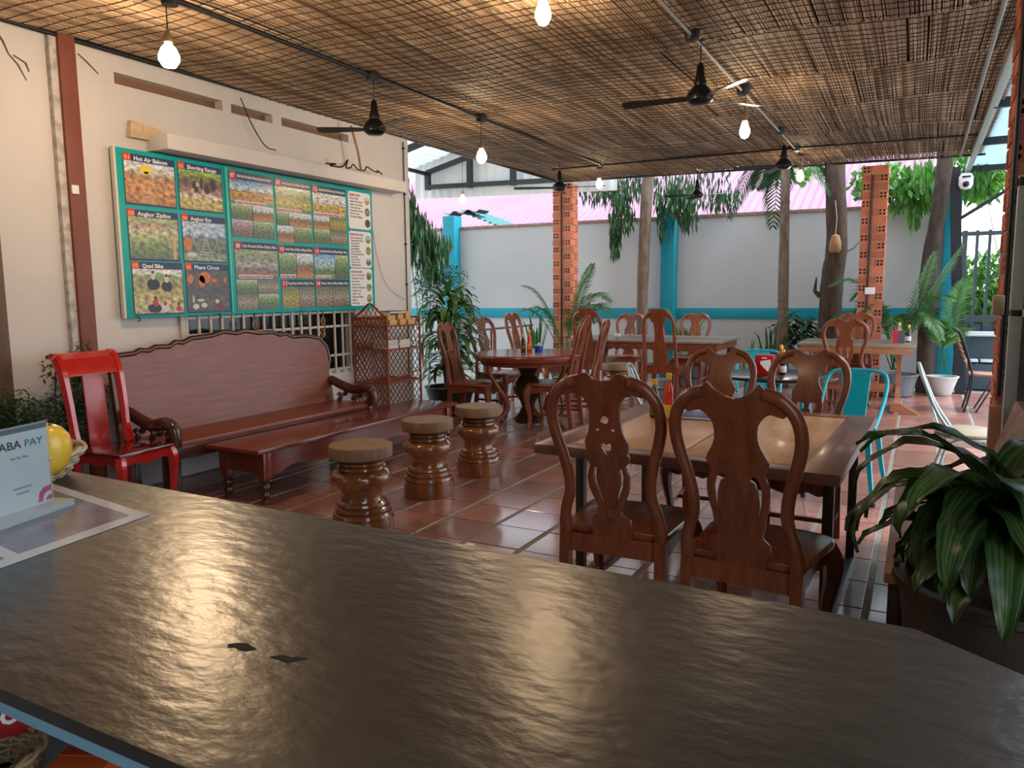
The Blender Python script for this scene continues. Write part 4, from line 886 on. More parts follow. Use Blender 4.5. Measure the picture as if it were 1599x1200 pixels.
for x in (-.20, .18): G().prism(apn, x, x + .02, 'x').build('apron', W_TABLE, lt, False)
for y in (-1.15, 1.15): G().box((0, y, .29), (.38, .02, .16), .004).build('end_apron', W_TABLE, lt)
for x in (-.175, .19):
    for y in (-1.15, 1.15):
        G().box((x, y, .275), (.075, .075, .20), .004).build('leg_block', W_TABLE, lt)
        G().lathe([(.03, 0), (.034, .01), (.024, .03), (.036, .055), (.036, .065), (.026, .085), (.040, .11), (.040, .125), (.026, .145), (.036, .165), (.036, .18)], (x, y, 0), 16).build('leg', W_BTRIM, lt)
PF = [(.180, 0), (.182, .005), (.180, .105), (.170, .11), (.176, .122), (.172, .140), (.152, .148), (.162, .158), (.160, .176), (.142, .183), (.150, .192), (.146, .206), (.124, .215), (.116, .235), (.119, .26), (.140, .295), (.168, .325), (.178, .35), (.174, .375), (.156, .395), (.130, .402), (.142, .410), (.140, .424), (.124, .43), (.136, .438), (.136, .452), (.124, .458), (.15, .466), (.156, .474), (.17, .485)]
def stool(label, loc, rz):
    r = empty('turned_stool', label, 'stool', (loc[0], loc[1], 0), rad(rz), 'turned wooden stools by the low table')
    return r
st0 = None
for i, (x, y, rz, s_, lb) in enumerate([(-2.93, 3.50, 10, 1.03, 'turned log stool nearest the slate counter, base hidden by it'), (-3.08, 4.42, 80, 1.0, 'middle turned log stool with raw wood top'), (-3.08, 5.13, 200, 1.0, 'turned log stool farthest from counter, beside corner of low table')]):
    if st0 is None:
        r = stool(lb, (x, y), rz); st0 = r
        G().lathe(PF, n=36).build('turned_body', W_STOOLB, r, True, sharp=.6)
        G().lathe([(.176, 0), (.179, .004), (.177, .10), (.168, .104)], n=36).build('base', W_STOOLT, r, True, sharp=.6)
        G().lathe([(.0, .47), (.168, .472), (.183, .482), (.185, .50), (.185, .545), (.182, .552), (.0, .553)], n=36).build('seat', W_STOOLT, r, True, sharp=.6)
    else: r = copy_tree(st0)
    r.location = (x, y, 0); r.rotation_euler.z = rad(rz); r.scale = (s_, s_, 1); tag(r, lb, 'stool', 'turned wooden stools by the low table')
# extra turned stool glimpsed under the round table
r = copy_tree(st0); r.location = (-3.3, 8.9, 0); r.scale = (1.1, 1.1, 1.0); tag(r, 'turned light wood stool glimpsed behind round table pedestal', 'stool', 'turned wooden stools by the low table')

# ---- red chair
rc = empty('red_chair', 'glossy red lacquered wooden chair left of the settee', 'chair', (-4.75, 3.055, 0), rad(-84))
G().box((0, .20, .455), (.44, .42, .03), .01).build('seat', mat('maroon_lacquer', (.12, .006, .010), .12, coat=1), rc)
G().prism([(-.19, .44), (.19, .44), (.19, .38), (.10, .395), (.0, .375), (-.10, .395), (-.19, .38)], .375, .395, 'y').build('front_apron', W_RED, rc, False)
for s in (-1, 1):
    G().prism([(.0, .44), (.38, .44), (.38, .38), (.28, .40), (.19, .38), (.1, .395), (.0, .38)], s * .19 - .01, s * .19 + .01, 'x').build('side_apron', W_RED, rc, False)
    P = smooth_line([(s * .195, .385, .44, .032), (s * .205, .40, .37, .036), (s * .20, .395, .25, .026), (s * .195, .385, .1, .024), (s * .2, .39, 0, .028)], 4)
    G().tube([p[:3] for p in P], [p[3] for p in P], 6).build('leg', W_RED, rc, True, sharp=.9)
    G().tube([(s * .195, .0, .45), (s * .195, -.03, .2), (s * .20, -.06, 0)], .026, 4).build('leg', W_RED, rc, True, sharp=.9)
    P = smooth_line([(s * .190, .03, .46, .036), (s * .193, .0, .56, .030), (s * .20, -.02, .75, .030), (s * .205, -.055, .95, .034), (s * .205, -.10, 1.05, .034), (s * .205, -.14, 1.07, .026)], 5)
    G().tube([p[:3] for p in P], [p[3] for p in P], 6, up=(0, 1, 0)).build('stile', W_RED, rc, True, sharp=.9)
cr = [(-.03, .94), (-.048, 1.0), (-.075, 1.05), (-.13, 1.085), (-.17, 1.075), (-.17, 1.055), (-.13, 1.055), (-.10, 1.02), (-.075, .97), (-.06, .935)]
G().prism([(y, z) for y, z in cr], -.225, .225, 'x').build('crest_rail', W_RED, rc, True, sharp=.5)
o = G().box((0, 0, .70), (.155, .016, .50), .004).build('splat', W_REDD, rc)
for v in o.data.vertices: v.co.y += -.02 - .30 * max(0, v.co.z - .7) ** 1.0 * .4
# ---- conifer shrub behind red chair
shrub('potted_conifer', 'feathery dark conifer shrub behind the red chair, beside the door frame', (-4.95, 2.78, 0),
      [((-4.95, 2.80, .45), (.13, .26, .38), 1700), ((-4.97, 3.05, .72), (.11, .22, .28), 1500), ((-4.95, 2.62, .68), (.12, .22, .22), 1200), ((-5.0, 3.12, 1.02), (.07, .10, .16), 220), ((-4.98, 2.92, .98), (.06, .10, .10), 120)], M_LEAFD, (.06, .007), .2)
# ---- rattan shelf
rs = empty('rattan_shelf', 'red-brown rattan lattice shelf with arched top standing by the wall', 'shelf', (-4.92, 6.36, 0))
def rt(name, pts, r_): return G().tube([(p[0] + 4.92, p[1] - 6.36, p[2]) for p in pts], r_, 6).build(name, M_RATT, rs)
xa, xb, ya, yb_ = -5.13, -4.70, 6.08, 6.64
for x in (xa, xb):
    for y in (ya, yb_): rt('post', [(x, y, 0), (x, y, 1.2)], .013)
for z in (.22, .54, .88, 1.12):
    for y in (ya, yb_): rt('rail', [(xa, y, z), (xb, y, z)], .009)
    for x in (xa, xb): rt('rail', [(x, ya, z), (x, yb_, z)], .009)
    G().box((0, 0, z - .004), (xb - xa, yb_ - ya, .01)).build('shelf_board', M_RATT, rs, False)
rt('rail', [(xb, ya, .58), (xb, (ya + yb_) / 2, .60), (xb, yb_, .64)], .008)
for y in (ya, yb_): rt('rail', [(xa, y, 1.2), (xb, y, 1.2)], .010)
rt('rail', [(xa, ya, 1.2), (xa, yb_, 1.2)], .010)
rt('arch', smooth_line([(xa, ya, 1.2), (xa + .1, ya, 1.26), (xa + .19, ya, 1.335), (xa + .24, ya, 1.34), (xa + .33, ya, 1.27), (xb, ya, 1.2)], 4), .011)
def lattice(x0, x1, y0, y1, z0, z1, step=.058):
    g = G(); n = 40
    W_ = math.hypot(x1 - x0, y1 - y0); H_ = z1 - z0
    for sgn in (1, -1):
        c = -H_
        while c < W_ + H_:
            # line u = c + sgn*(z) clipped
            seg = []
            for k in range(33):
                z = H_ * k / 32; u = c + (z if sgn > 0 else H_ - z) * .72
                if 0 <= u <= W_: seg.append((u, z))
            if len(seg) > 1:
                a, b_ = seg[0], seg[-1]
                f = lambda p: (x0 + (x1 - x0) * p[0] / W_ + 4.92, y0 + (y1 - y0) * p[0] / W_ - 6.36, z0 + p[1])
                g.tube([f(a), f(b_)], .0042, 4)
            c += step
    return g.build('lattice', M_RATT, rs, False)
for (z0, z1) in ((.0, .22), (.22, .54), (.54, .88), (.88, 1.2)):
    lattice(xa, xb, ya, ya, z0, z1); lattice(xa, xa, ya, yb_, z0, z1); lattice(xa, xb, yb_, yb_, z0, z1)
lattice(xa + .12, xa + .33, ya, ya, 1.2, 1.3)
# books and boxes
def book(name, label, loc, dims, m, rz=0, grp=None):
    r = empty(name, label, 'book' if name == 'book' else 'box', loc, rad(rz), grp)
    G().box((0, 0, dims[2] / 2), (dims[0], dims[1], dims[2] * .76)).build('pages', mat('paper_pages', (.62, .60, .54), .8), r, False)
    for z in (dims[2] * .06, dims[2] * .94): G().box((0, 0, z), (dims[0] + .006, dims[1] + .006, dims[2] * .12)).build('cover', m, r, False)
    return r
CB = [mat('book_cover_%d' % i, c, .5) for i, c in enumerate([(.55, .55, .50), (.45, .48, .46), (.10, .10, .09), (.60, .58, .50)])]
LB = ['pale book at the bottom of left pile on rattan middle shelf', 'grey book second in left pile on rattan middle shelf', 'dark book third in left pile on rattan middle shelf', 'cream book on top of left pile on rattan middle shelf',
      'grey-green book at the bottom of right pile on rattan middle shelf', 'light book in middle of right pile on rattan middle shelf', 'light book on top of right pile on rattan middle shelf']
z = .886
for i in range(4): h = .022; book('book', LB[i], (-4.83, 6.22, z), (.16, .20, h), CB[[0, 1, 2, 3][i]], random.uniform(-5, 5), 'books on the rattan shelf'); z += h
z = .886
for i in range(3): h = .028; book('book', LB[4 + i], (-4.83, 6.44, z), (.16, .18, h), CB[[1, 0, 3][i]], random.uniform(-3, 3), 'books on the rattan shelf'); z += h
M_CARD = mat('tan_card_box', (.55, .32, .12), .6, col2=(.62, .38, .16), noise_scale=6)
def smallbox(label, loc, d, m=M_CARD, rz=0):
    r = empty('small_box', label, 'box', loc, rad(rz), 'small boxes on the rattan shelf')
    G().box((0, 0, d[2] / 2), d, .002).build('carton', m, r); G().box((0, 0, d[2] + .001), (d[0] * .96, .012, .002)).build('tape', mat('box_tape', (.4, .22, .1), .4), r, False)
smallbox('low tan box at front left on top of rattan shelf', (-4.80, 6.24, 1.126), (.12, .12, .055)); smallbox('tan box beside low box, middle of rattan shelf top', (-4.78, 6.38, 1.126), (.12, .10, .06))
smallbox('wide tan box at right on rattan shelf top', (-4.78, 6.53, 1.126), (.12, .12, .05)); smallbox('upright tan box standing on wide box, rattan shelf top', (-4.78, 6.51, 1.1765), (.06, .08, .085))
smallbox('tan box stacked on the low box at left of shelf top', (-4.81, 6.24, 1.182), (.10, .12, .05)); smallbox('tan box stacked on middle box of shelf top', (-4.80, 6.38, 1.187), (.10, .09, .055))
bb = empty('dark_book', 'dark long book lying across the tan boxes on the rattan shelf', 'book', (-4.81, 6.32, 1.244))
G().box((0, 0, .012), (.14, .26, .018)).build('pages', MATS['paper_pages'], bb, False); G().box((0, 0, .024), (.145, .265, .006)).build('cover', mat('dark_red_cover', (.05, .015, .012), .5), bb, False); G().box((0, 0, .0015), (.145, .265, .003)).build('cover', MATS['dark_red_cover'], bb, False)

# ---- window grille
wn = empty('window_1', None, None, (X0, 5.1, 0)); wn['kind'] = 'structure'
G().box((-.12, 0, 1.05), (.02, 2.05, .8)).build('pane', M_GLASSD, wn, False)
for z in (.70, .84, 1.13, 1.27): G().box((.02, 0, z), (.012, 2.1, .022)).build('grille_bar', M_IRON, wn, False)
k = 0
y = -1.02
while y < 1.04:
    if not (-.38 < y < -.26 or .48 < y < .60): G().box((.03, y, 1.0), (.014, .022, .68)).build('grille_bar', M_IRON, wn, False)
    y += .115
for yc in (-.32, .54):
    g = G()
    for zc, s in ((1.18, 1), (1.06, -1), (.94, 1), (.82, -1)):
        P = [(.03, yc + s * .035 * cos(a_) * (1 - a_ / 9), zc + .055 * sin(a_) * (1 - a_ / 9)) for a_ in [i * .55 for i in range(13)]]; g.tube(P, .006, 5)
    g.tube([(.03, yc, .72), (.03, yc + .03, .85), (.03, yc - .03, 1.0), (.03, yc + .03, 1.12), (.03, yc, 1.28)], .007, 5)
    g.build('scrollwork', M_GOLD, wn)
for y in (-1.05, 1.04): G().box((.01, y, 1.0), (.05, .05, .74)).build('frame_side', M_IRON, wn, False)

# ---- picture board
BX = -5.095
pb = empty('picture_board', 'wide turquoise tour board of numbered photo panels on the cream wall', 'sign', (BX, 4.97, 1.9))
M_BT = mat('board_turquoise', (.0, .36, .34), .35, col2=(.0, .42, .40), noise_scale=1.5)
M_NAVY = mat('navy_print', (.012, .025, .11), .35); M_REDB = mat('red_print', (.62, .03, .02), .35); M_REDD2 = mat('crimson_print', (.50, .01, .04), .35); M_ORT = mat('yellow_orange_print', (.95, .45, .12), .4); M_WP = mat('white_print', (.78, .78, .78), .4)
def BY(y): return y - 4.97
def BZ(z): return z - 1.9
G().box((-.018, BY(4.97), BZ(1.898)), (.03, 2.87, 1.22), .003).build('backing', M_BT, pb)
G().box((-.018, BY(3.528), BZ(1.898)), (.034, .016, 1.225)).build('edge_strip', mat('cream_edge', (.7, .66, .56), .5), pb, False)
G().box((.004, BY(4.505), BZ(1.898)), (.014, .022, 1.2), .004).build('divider', mat('light_turquoise', (.08, .55, .50), .3), pb)
for y_ in (3.62, 4.36, 5.3): G().tube([(.0, BY(y_), BZ(1.30)), (.02, BY(y_), BZ(1.29)), (.02, BY(y_) + .01, BZ(1.27)), (.0, BY(y_), BZ(1.26))], .004, 5).build('hook', M_FAN, pb)
def bq(name, y0, y1, z0, z1, m, lift=.0, par=None): return quad_uv(name, [(.001 + lift, BY(y0), BZ(z0)), (.001 + lift, BY(y1), BZ(z0)), (.001 + lift, BY(y1), BZ(z1)), (.001 + lift, BY(y0), BZ(z1))], m, par or pb)
def btxt(s, y, z, size, m, width=None, lift=.004, bold=0, par=None): g = G(); text_geo(g, s, size, xform((lift, BY(y), BZ(z)), rx=rad(90), rz=rad(90)), .0004, width, bold); return g.build('lettering', m, par or pb, False)
SKY = (.50, .60, .66); PG = {
 'sun': [(0, (.35, .13, .03)), (.35, (.50, .24, .07)), (.62, (.42, .22, .09)), (.7, (.35, .24, .14)), (.82, (.62, .58, .52)), (1, (.50, .60, .68))],
 'range': [(0, (.40, .36, .12)), (.3, (.55, .42, .14)), (.34, (.62, .60, .56)), (.42, (.35, .20, .16)), (.7, (.14, .06, .05)), (.88, (.2, .28, .06)), (1, (.3, .45, .1))],
 'forest': [(0, (.08, .12, .04)), (.3, (.16, .24, .07)), (.6, (.36, .42, .18)), (.66, (.5, .45, .32)), (.8, (.32, .26, .16)), (1, (.3, .38, .16))],
 'eye': [(0, (.3, .34, .2)), (.25, (.10, .14, .08)), (.55, (.14, .18, .14)), (.6, (.16, .2, .36)), (.68, (.40, .50, .62)), (1, (.36, .50, .66))],
 'quad': [(0, (.42, .36, .18)), (.35, (.46, .40, .14)), (.55, (.30, .26, .08)), (.72, (.34, .28, .1)), (.85, (.16, .30, .05)), (.9, (.6, .6, .52)), (1, (.62, .6, .54))],
 'circus': [(0, (.04, .035, .04)), (.25, (.10, .07, .05)), (.5, (.04, .035, .04)), (.7, (.10, .05, .03)), (1, (.05, .05, .06))],
 'lake': [(0, (.30, .30, .24)), (.25, (.40, .20, .04)), (.42, (.55, .28, .05)), (.5, (.18, .14, .05)), (.6, (.50, .62, .66)), (1, (.06, .22, .5))],
 'river': [(0, (.14, .16, .03)), (.3, (.42, .42, .06)), (.42, (.30, .28, .08)), (.6, (.12, .18, .04)), (.85, (.3, .4, .2)), (1, (.6, .66, .62))],
 'gold': [(0, (.34, .26, .05)), (.4, (.5, .34, .08)), (.5, (.4, .36, .28)), (.6, (.55, .58, .55)), (1, (.6, .68, .66))],
 'temple': [(0, (.5, .24, .06)), (.3, (.34, .12, .04)), (.5, (.14, .12, .07)), (.7, (.5, .56, .56)), (1, (.6, .66, .68))],
 'jungle': [(0, (.10, .10, .05)), (.4, (.08, .16, .05)), (.7, (.2, .30, .1)), (1, (.42, .5, .36))],
 'dusk': [(0, (.12, .09, .08)), (.4, (.2, .13, .10)), (.6, (.3, .2, .25)), (1, (.5, .42, .5))],
 'fall': [(0, (.18, .12, .08)), (.35, (.22, .14, .1)), (.45, (.35, .34, .34)), (.7, (.22, .24, .14)), (1, (.3, .36, .2))],
 'blue': [(0, (.25, .26, .05)), (.3, (.06, .18, .05)), (.5, (.3, .42, .4)), (.8, (.3, .48, .65)), (1, (.12, .3, .6))],
 'roots': [(0, (.14, .10, .06)), (.5, (.3, .26, .18)), (1, (.1, .12, .08))],
 'yellow': [(0, (.22, .20, .04)), (.5, (.34, .3, .05)), (1, (.12, .16, .05))]}
def pm(k, sc=6, a=.2): return pic_mat('photo_' + k, PG[k], sc, a)
LEFT = {'01': (3.589, 4.020, 2.112, 2.475, 'Hot Air Baloon', 'sun'), '02': (4.046, 4.467, 2.112, 2.475, 'Shorting Range', 'range'), '03': (3.593, 4.022, 1.711, 2.079, 'Angkor Zipline', 'forest'),
        '04': (4.052, 4.476, 1.711, 2.079, 'Angkor Eye', 'eye'), '05': (3.599, 4.035, 1.306, 1.700, 'Quad Bike', 'quad'), '06': (4.060, 4.482, 1.31, 1.70, 'Phare Circus', 'circus')}
for k, (y0, y1, z0, z1, ttl, pk) in LEFT.items():
    pe_ = bq('panel_border', y0, y1, z0, z1, M_NAVY, .0008); bq('photo', y0 + .005, y1 - .008, z0 + .012, z1 - .052, pm(pk), .0016, pe_)
    G().prism([(BY(y0), BZ(z1 - .052)), (BY(y0 + .062), BZ(z1 - .052)), (BY(y0 + .062), BZ(z1 - .006)), (BY(y0 + .05), BZ(z1 + .004)), (BY(y0), BZ(z1 + .004))], .0017, .0026, 'x').build('number_tab', M_REDB, pe_, False)
    btxt(k, y0 + .01, z1 - .042, .042, M_ORT, .042, .003, .001, pe_); btxt(ttl, y0 + .085, z1 - .043, .042, M_WP, .021 * len(ttl) * .95, .003, .0012, pe_)
PL = pic_mat
def blob(y, z, ry, rz_, m, lift=.0024, n=14):
    lift += .0012; G().prism([(BY(y) + ry * cos(2 * pi * i / n), BZ(z) + rz_ * sin(2 * pi * i / n)) for i in range(n)], lift - .0004, lift, 'x').build('print', m, pb, False)
M_PY = mat('print_yellow', (.85, .65, .02), .4); M_PD = mat('print_dark', (.03, .035, .05), .4); M_PR = mat('print_red', (.5, .04, .06), .4); M_PT = mat('print_tan', (.6, .42, .24), .4); M_PW = mat('print_pale', (.6, .64, .66), .4); M_PO = mat('print_orange', (.75, .28, .08), .4, col2=(.5, .12, .03), noise_scale=30)
blob(3.77, 2.375, .046, .032, M_PY); G().prism([(BY(3.75), BZ(2.36)), (BY(3.79), BZ(2.36)), (BY(3.772), BZ(2.325))], .0030, .0036, 'x').build('print', M_PY, pb, False)
for i in range(5): G().prism([(BY(3.70 + .012 * i), BZ(2.135 + i * .012)), (BY(3.86 - .012 * i), BZ(2.135 + i * .012)), (BY(3.84 - .012 * i), BZ(2.14 + i * .012)), (BY(3.71 + .012 * i), BZ(2.14 + i * .012))], .0030, .0036, 'x').build('print', M_PT, pb, False)
G().prism([(BY(3.74), BZ(2.20)), (BY(3.83), BZ(2.20)), (BY(3.80), BZ(2.23)), (BY(3.792), BZ(2.275)), (BY(3.784), BZ(2.23))], .0030, .0036, 'x').build('print', M_PT, pb, False)
for (y, z, a, b_) in ((4.2, 2.30, .03, .045), (4.26, 2.33, .012, .05), (4.31, 2.29, .03, .035), (4.37, 2.33, .03, .05)): blob(y, z, a, b_, M_PD)
for (y, z) in ((4.17, 2.27), (4.27, 2.26), (4.34, 2.25), (4.22, 2.32)): blob(y, z, .018, .02, M_PT, .0028)
blob(4.34, 2.24, .05, .012, M_PW, .003)
g = G(); g.tube([(.0038, BY(4.265) + .115 * cos(a_), BZ(1.90) + .115 * sin(a_)) for a_ in [2 * pi * i / 40 for i in range(40)]], .003, 4, closed=True)
for a_ in (-.06, .07): g.tube([(.0038, BY(4.265), BZ(1.90)), (.0026, BY(4.265 + a_), BZ(1.76))], .0035, 4)
for i in range(5): g.tube([(.0026, BY(4.265 - .015 - i * .011), BZ(1.86 - i * .022)), (.0026, BY(4.265 + .015 + i * .011), BZ(1.86 - i * .022))], .002, 4)
g.build('print', M_PW, pb, False); blob(4.10, 1.85, .04, .05, M_PO); blob(4.13, 1.77, .05, .02, M_PW, .0028)
G().box((.0036, BY(3.975), BZ(1.80)), (.0006, .03, .15)).build('print', M_PT, pb, False); G().box((.0038, BY(3.975), BZ(1.885)), (.0006, .06, .02)).build('print', M_PT, pb, False); blob(3.80, 1.96, .025, .03, M_PT)
for (y, z, s) in ((3.77, 1.535, 1), (3.885, 1.52, .9)): blob(y, z, .055 * s, .045 * s, M_PD); blob(y, z + .06 * s, .018, .028, M_PW, .0027); blob(y, z + .09 * s, .011, .012, M_PD, .003)
blob(3.77, 1.355, .06, .035, M_PD); blob(3.78, 1.40, .022, .035, M_PR, .0027); blob(3.78, 1.435, .012, .012, M_PD, .003); blob(3.86, 1.36, .035, .035, M_PW, .0026); blob(3.86, 1.39, .015, .018, M_PR, .003); blob(3.98, 1.35, .025, .022, M_PR); blob(3.98, 1.385, .01, .014, M_PD, .0028)
for (y, z, a, b_) in ((4.10, 1.58, .03, .035), (4.24, 1.59, .06, .045), (4.21, 1.56, .03, .05), (4.33, 1.57, .025, .02), (4.44, 1.575, .015, .02)): blob(y, z, a, b_, M_PO)
for (y, z, a, b_) in ((4.14, 1.36, .03, .022), (4.22, 1.37, .03, .02), (4.12, 1.42, .008, .03), (4.19, 1.41, .035, .01), (4.35, 1.40, .02, .018)): blob(y, z, a, b_, M_PW, .0027)
blob(4.38, 1.365, .03, .03, mat('print_maroon', (.2, .04, .03), .4))
# right-hand numbered blocks
HD = [('07', 4.540, 5.015, 2.475, 'Small Circuit Tour (Sunrise 4:30am-1pm) (Sunset 5am-4:30pm)'), ('09', 5.046, 5.490, 2.475, 'Grand Circuit Tour (8:30am-4:30pm) 37km'), ('12', 5.515, 5.985, 2.472, 'Kompong Phluk (8:30am-4pm) (1:30-6:30pm) 35km'),
      ('08', 4.558, 5.035, 1.897, 'Kulen Mountain (8:30am-3:30pm) 65km'), ('10', 5.054, 5.490, 1.891, 'Preah Vihear (5:30am-4:00pm) 200km'), ('13', 5.505, 5.985, 1.893, 'Beng Mealea Koh Ker (7:30am-4:00pm) 120km'),
      ('11', 5.073, 5.490, 1.584, 'Beng Mealea (8:30am-2:30pm) 77km'), ('14', 5.509, 5.985, 1.587, 'Banteay Chhmar (8:30am-4:00pm) 170km')]
for k, y0, y1, z1, s in HD:
    pe_ = bq('header', y0, y1, z1 - .062, z1, mat('dark_navy_header', (.02, .015, .07), .35), .0012)
    G().prism([(BY(y0), BZ(z1)), (BY(y0), BZ(z1 - .065)), (BY(y0 + .035), BZ(z1 - .078)), (BY(y0 + .07), BZ(z1 - .065)), (BY(y0 + .07), BZ(z1))], .0016, .0026, 'x').build('number_tab', M_REDD2, pe_, False)
    btxt(k, y0 + .012, z1 - .052, .05, M_WP, .044, .003, .001, pe_); btxt(s, y0 + .082, z1 - .044, .034, M_WP, y1 - y0 - .095, .003, .0008, pe_)
PH = [(4.540, 5.015, 2.225, 2.41, 'lake'), (4.545, 4.772, 2.085, 2.21, 'jungle'), (4.778, 5.015, 2.085, 2.21, 'temple'), (4.545, 4.772, 1.935, 2.08, 'dusk'), (4.778, 5.015, 1.935, 2.08, 'jungle'),
      (5.046, 5.490, 2.205, 2.41, 'river'), (5.05, 5.20, 2.07, 2.19, 'jungle'), (5.205, 5.488, 2.07, 2.19, 'temple'), (5.05, 5.255, 1.92, 2.065, 'temple'), (5.26, 5.488, 1.92, 2.065, 'jungle'),
      (5.515, 5.985, 2.21, 2.405, 'gold'), (5.518, 5.74, 2.07, 2.19, 'temple'), (5.745, 5.983, 2.07, 2.19, 'yellow'), (5.518, 5.74, 1.93, 2.065, 'jungle'), (5.745, 5.983, 1.93, 2.065, 'roots'),
      (4.558, 5.035, 1.585, 1.832, 'fall'), (4.56, 4.79, 1.46, 1.575, 'jungle'), (4.795, 5.035, 1.46, 1.575, 'roots'), (4.56, 4.79, 1.322, 1.455, 'roots'), (4.795, 5.035, 1.322, 1.455, 'jungle'),
      (5.056, 5.27, 1.60, 1.826, 'jungle'), (5.275, 5.49, 1.60, 1.826, 'temple'), (5.507, 5.79, 1.60, 1.828, 'blue'), (5.795, 5.985, 1.60, 1.828, 'jungle'),
      (5.075, 5.29, 1.322, 1.518, 'yellow'), (5.295, 5.49, 1.322, 1.518, 'roots'), (5.511, 5.745, 1.322, 1.52, 'roots'), (5.75, 5.985, 1.322, 1.52, 'roots')]
for (a, b_, c, d, k) in PH: bq('photo', a, b_, c, d, pm(k), .0014)
for (y, z, w_, s) in ((4.60, 2.215, .32, 'Angkor Wat (Outside Ticket)'), (5.06, 2.195, .30, 'Banteay Srei (Outside Ticket)'), (5.53, 2.20, .42, 'Kompong Phluk Floating Village Ticket'), (4.60, 1.595, .36, 'Kulen Mountain (Outside Ticket of $20)'), (5.07, 1.605, .18, 'Preah Vihear Temple'), (5.52, 1.605, .2, 'Koh Ker Temple')):
    bq('caption_strip', y - .01, y + w_ + .01, z - .004, z + .026, mat('pale_caption', (.72, .66, .62), .4), .0022); btxt(s, y, z + .002, .024, mat('crimson_text', (.55, .02, .05), .4), w_, .0042, .0006)
SIDE = [(6.02, 6.368, 2.105, 2.473, 'SIEM REAP', ['Phnom Kulen', 'Angkor Wat Sunrise', 'Angkor Tour Private', 'Tonle Sap Lake', 'Banteay Srei Temple', 'Phare Circus', 'Floating Village'], ['gold', 'roots', 'circus']),
        (6.015, 6.365, 1.715, 2.080, 'SIHANOUK VILLE', ['Koh Rong Samloem', 'Independent Beach', 'Otres Beach', 'Sokha Beach', 'Serendipity', 'Victory Beach', 'Ream National Park', 'Koh Rong', 'Koh Ta Kiev', 'Island Tour', 'Night Market'], ['blue', 'yellow', 'eye']),
        (6.012, 6.360, 1.326, 1.705, 'MONDULKIRI', ['Bou Sra Waterfall', 'Elephant Project', 'Sea Forest', 'Coffee Farm', 'Dak Dam Waterfall', 'Village Trek', 'Jungle Trek', 'Bunong Village', 'Museum', 'Phnom Doh'], ['jungle', 'river', 'forest'])]
for (y0, y1, z0, z1, h, lines, cs) in SIDE:
    r_ = .03; P = []
    for (cy_, cz_, a0) in ((y1 - r_, z1 - r_, 0), (y0 + r_, z1 - r_, 90), (y0 + r_, z0 + r_, 180), (y1 - r_, z0 + r_, 270)):
        for a_ in range(0, 91, 30): P.append((BY(cy_ + r_ * cos(rad(a0 + a_))), BZ(cz_ + r_ * sin(rad(a0 + a_)))))
    pe_ = G().prism(P, .0008, .0018, 'x').build('text_panel', M_WP, pb, False)
    btxt(h, y0 + .02, z1 - .045, .034, M_REDD2, .17 if len(h) < 11 else .21, .0024, .0008, pe_)
    st = (z1 - z0 - .08) / max(len(lines), 10)
    for i, s in enumerate(lines): btxt(s, y0 + .025, z1 - .075 - i * st * 1.05, .024, mat('dark_text', (.03, .03, .04), .4), min(.2, .012 * len(s)), .0024, .0004, pe_)
    for i, c in enumerate(cs):
        yc, zc = y1 - .052, z1 - .075 - i * .115; n_ = 20; vs = [(.0022, BY(yc) + .042 * cos(2 * pi * q / n_), BZ(zc) + .042 * sin(2 * pi * q / n_)) for q in range(n_)]
        me = bpy.data.meshes.new('round_photo'); me.from_pydata(vs, [], [tuple(range(n_))]); uv = me.uv_layers.new(name='UVMap')
        for q in range(n_): uv.data[q].uv = (.5 + .5 * cos(2 * pi * q / n_), .5 + .5 * sin(2 * pi * q / n_))
        me.materials.append(pm(c)); o = bpy.data.objects.new('round_photo', me); COL.objects.link(o); o.parent = pe_
# cables on the wall and the ledge
cb = empty('wall_cable', 'thin dark cable hanging down the wall end right of the board', 'cable', (X0 + .02, 6.4, 1.9))
G().tube(smooth_line([(0, .0, .55), (0, .06, .25), (0, .14, -.1), (0, .3, -.38), (0, .6, -.52)], 6), .0022, 5).build('wire', M_CORD, cb)
cb2 = empty('wall_cable', 'black cable drooping from the ceiling edge to the white ledge', 'cable', (X0 + .03, 4.85, 2.9))
G().tube(smooth_line([(0, -.1, .2), (.01, .0, .0), (.03, .12, -.16), (.12, .16, -.2)], 6), .005, 5).build('wire', M_CORD, cb2)
cb3 = empty('cable_tangle', 'tangled dark wires lying on top of the white ledge', 'cable', (X0 + .15, 5.95, 2.68))
rr = random.Random(3); P = [(rr.uniform(-.07, .07), -.25 + .11 * (i // 2) + (.10 if i % 2 else -.05) * rr.random(), .0 + (.10 if i % 3 == 1 else .01) * rr.random()) for i in range(16)]
G().tube(smooth_line(P, 4), .007, 5).build('wire', M_CORD, cb3); G().tube(smooth_line([(0, .2, .0), (.0, .15, .2), (-.03, .1, .42)], 5), .012, 5).build('frayed_rope', M_GOLD, cb3)
wp = empty('wall_conduit', 'thin vertical cable clipped down the end of the cream wall', 'conduit', (X0 + .012, 7.06, 0))
G().tube([(0, 0, .4), (0, 0, 3.12)], .006, 6).build('wire', M_CORD, wp)
for z in (1.55, 2.0, 2.55, 3.05): G().box((0, 0, z), (.014, .03, .02)).build('clip', M_CORD, wp, False)

